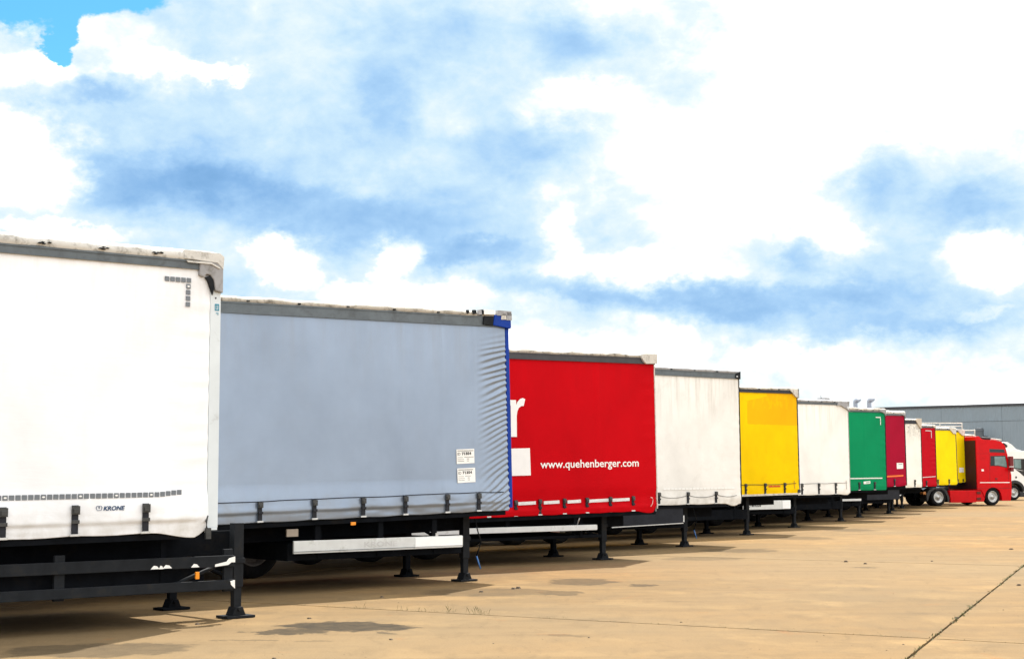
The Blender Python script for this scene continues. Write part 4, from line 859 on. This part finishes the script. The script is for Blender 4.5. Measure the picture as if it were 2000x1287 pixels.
# ------------------------------------------------------------------ warehouse behind
WA = CP + ray(1725, 796.5) * 130.0; zr = WA.z
v2 = ray(2000, 788.5); WBp = CP + v2 * ((zr - EYE) / v2.z)
wd = (Vector((WBp.x, WBp.y)) - Vector((WA.x, WA.y))).normalized(); wang = math.atan2(wd.y, wd.x)
WH = thing('warehouse', 'long grey clad warehouse behind the trucks on the right', 'building', (WA.x, WA.y, 0), wang)
cladm = plain('grey_cladding', (.19, .24, .285), .5, .15, .06, .6, dirt=(.20, .27, .33), dscale=.5, dlo=.5, dhi=.8)
cladm2 = plain('grey_cladding_low', (.195, .245, .29), .5, .15, .06, .6)
PWD = 5.0
def clad(zl, zh, mat):
    m = MB(); n_ = 20; pts = []
    prof_ = []
    for i in range(n_):
        x = PWD * i / n_; d = PWD / n_
        prof_ += [(x, 0), (x + d * .55, 0), (x + d * .65, -.018), (x + d * .9, -.018)]
    prof_.append((PWD - .012, 0))
    m.grid([(x, y, zl) for x, y in prof_] + [(x, y, zh) for x, y in prof_], len(prof_), 2, False)
    m.box(0, PWD - .012, .002, .08, zl, zh)
    return m.mesh('cladding_panel', mat)
zs1 = zr - 1.35
up = clad(zs1 + .03, zr - .12, cladm); lo = clad(.0, zs1, cladm2)
for i in range(-9, 17):
    link('cladding_panel', up, WH, (i * PWD, 0, 0)); link('cladding_panel', lo, WH, (i * PWD, 0, 0))
MB().box(-45, 85, .09, 30, 0, zr - .15).build('wall_core', plain('wall_core', (.09, .10, .11), .7), WH)
MB().box(-45.1, 85.1, -.10, .30, zr - .13, zr + .05).build('roof_trim', plain('trim_dark', (.035, .040, .050), .5), WH)
MB().prism([(-45, zr - .14), (85, zr - .14), (85, zr - .05), (-45, zr - .05)], .31, 30).build('roof', plain('roof_grey', (.2, .21, .22), .7), WH)
ventm = plain('vent_metal', (.30, .33, .39), .4, .4, .15, 3)
def vent(px, label):
    # stands on the roof a little behind the parapet
    v = ray(px, 798); best = None
    n_ = Vector((-wd.y, wd.x)); p0 = Vector((WA.x, WA.y)) + n_ * 1.2
    s = ((p0 - Vector((0, 0))).dot(n_)) / (Vector((v.x, v.y)).dot(n_)); p = Vector((v.x, v.y)) * s
    r = thing('roof_vent', label, 'vent', (p.x, p.y, zr - .05), wang, 'hooded vents on the warehouse roof')
    MB().lathe_z([(.19, 0), (.19, .62)], 0, 0, 16).build('vent_pipe', ventm, r)
    MB().lathe_z([(.27, 0), (.27, .06), (.19, .10)], 0, 0, 16).build('vent_collar', ventm, r)
    pts = [(0, 0, .60)] + [(.20 - .20 * math.cos(t), 0, .62 + .20 * math.sin(t)) for t in [math.pi * i / 10 for i in range(9)]]
    MB().tube(pts, .21, 14).build('vent_hood', ventm, r)
vent(1671, 'left one of the two hooded metal vents above the green trailer')
vent(1698, 'right one of the two hooded metal vents above the green trailer')
v = ray(1913, 845); n_ = Vector((-wd.y, wd.x)); p0 = Vector((WA.x, WA.y)) - n_ * 1.2
s = p0.dot(n_) / Vector((v.x, v.y)).dot(n_); p = Vector((v.x, v.y)) * s; zt_ = EYE + (930 - 3 - 836) * s / F_PX
ST = thing('extraction_duct', 'dark grey round duct standing against the warehouse wall above the red cab', 'duct', (p.x, p.y, 0), wang)
ductm = plain('duct_grey', (.075, .088, .102), .5, .2, .1, 2)
MB().lathe_z([(.34, 0), (.34, zt_ - .12), (.30, zt_), (0, zt_ + .02)], 0, 0, 20).build('duct_pipe', ductm, ST)
MB().lathe_z([(.37, zt_ - .25), (.37, zt_ - .18), (.34, zt_ - .16)], 0, 0, 20).build('duct_band', ductm, ST)
MB().box(-.25, -.15, .3, 1.19, zt_ - .7, zt_ - .62).box(.15, .25, .3, 1.19, zt_ - .7, zt_ - .62).build('wall_bracket', ductm, ST)

# ------------------------------------------------------------------ weeds and grit in the joints
weedm = plain('weed_green', (.085, .085, .028), .8, 0, .35, 20)
m = MB()
def blade(x, y, h, w_, az_, ln):
    dx, dy = math.cos(az_), math.sin(az_)
    m.add([(x - dy * w_, y + dx * w_, 0), (x + dy * w_, y - dx * w_, 0), (x + dx * ln * .5, y + dy * ln * .5, h * .65), (x + dx * ln, y + dy * ln, h)], [(0, 1, 2), (0, 2, 3)])
for (px, py, n_, h) in ((695, 1186, 3, .04), (708, 1187, 7, .10), (760, 1189, 4, .06), (785, 1190, 6, .10), (818, 1192, 7, .09), (850, 1193, 6, .06), (880, 1194, 9, .12), (930, 1197, 14, .12), (945, 1198, 10, .10), (1070, 1204, 6, .03), (1100, 1205, 9, .03), (652, 1183, 3, .06)):
    p = ground(px, py + 2)
    for q_ in range(n_): blade(p.x + random.gauss(0, .05), p.y + random.uniform(-.004, .012), h * random.uniform(.2, .9), .0012, random.uniform(0, 6.28), h * random.uniform(.15, .5))
for q_ in range(520):         # moss and grass along the long joint at the right
    t_ = random.random() ** .8; cl = nn(t_ * 34, 2.2)
    if cl < -.12: continue
    p = B0 - db * 2 + db * (20 * t_); sd2 = random.gauss(0, .016)
    blade(p.x + sd2, p.y + random.uniform(-.05, .05), random.uniform(.008, .026 + .03 * max(0, cl)), random.uniform(.004, .011), random.uniform(0, 6.28), random.uniform(.01, .05))
for q_ in range(240):
    t_ = random.random(); p = A0 + da * (9.5 * t_)
    if nn(t_ * 22, 7.1) < 0: continue
    blade(p.x, p.y + random.gauss(0, .008), random.uniform(.006, .02), .003, random.uniform(0, 6.28), random.uniform(.005, .02))
wo_ = m.build('joint_weeds', weedm); wo_['kind'] = 'stuff'; wo_['label'] = 'sparse weeds growing along the concrete slab joints'; wo_['category'] = 'weeds'
m = MB()
def pebble(x, y, r):
    k_ = [(math.cos(i * 1.2566) * r * random.uniform(.7, 1.3), math.sin(i * 1.2566) * r * random.uniform(.7, 1.3)) for i in range(5)]
    m.add([(x + a_, y + b_, 0.0) for a_, b_ in k_] + [(x + a_ * .6, y + b_ * .6, r * .55) for a_, b_ in k_], [(0, 1, 6, 5), (1, 2, 7, 6), (2, 3, 8, 7), (3, 4, 9, 8), (4, 0, 5, 9), (5, 6, 7, 8, 9)])
for (px, py, r) in ((385, 1219, .03), (603, 1208, .028), (763, 1249, .022), (1012, 1149, .05), (1003, 1150, .04), (1868, 1207, .03), (1975, 1073, .05), (1652, 1097, .05), (535, 1286, .02), (940, 1156, .035), (745, 1166, .03), (1690, 1101, .04), (1820, 1096, .03), (1150, 1245, .014), (1330, 1215, .015), (1990, 1143, .04)):
    p = ground(px, py); pebble(p.x, p.y, r)
for q_ in range(700):
    y = 12 + 30 * random.random() ** 1.6; x = random.uniform(-.34, .36) * y
    pebble(x, y, random.uniform(.002, .006) * (1 + (random.random() < .05)))
po = m.build('grit', plain('grit_dark', (.09, .066, .045), .9, 0, .5, 30)); po['kind'] = 'stuff'; po['label'] = 'loose grit and crumbs scattered over the concrete yard'; po['category'] = 'grit'
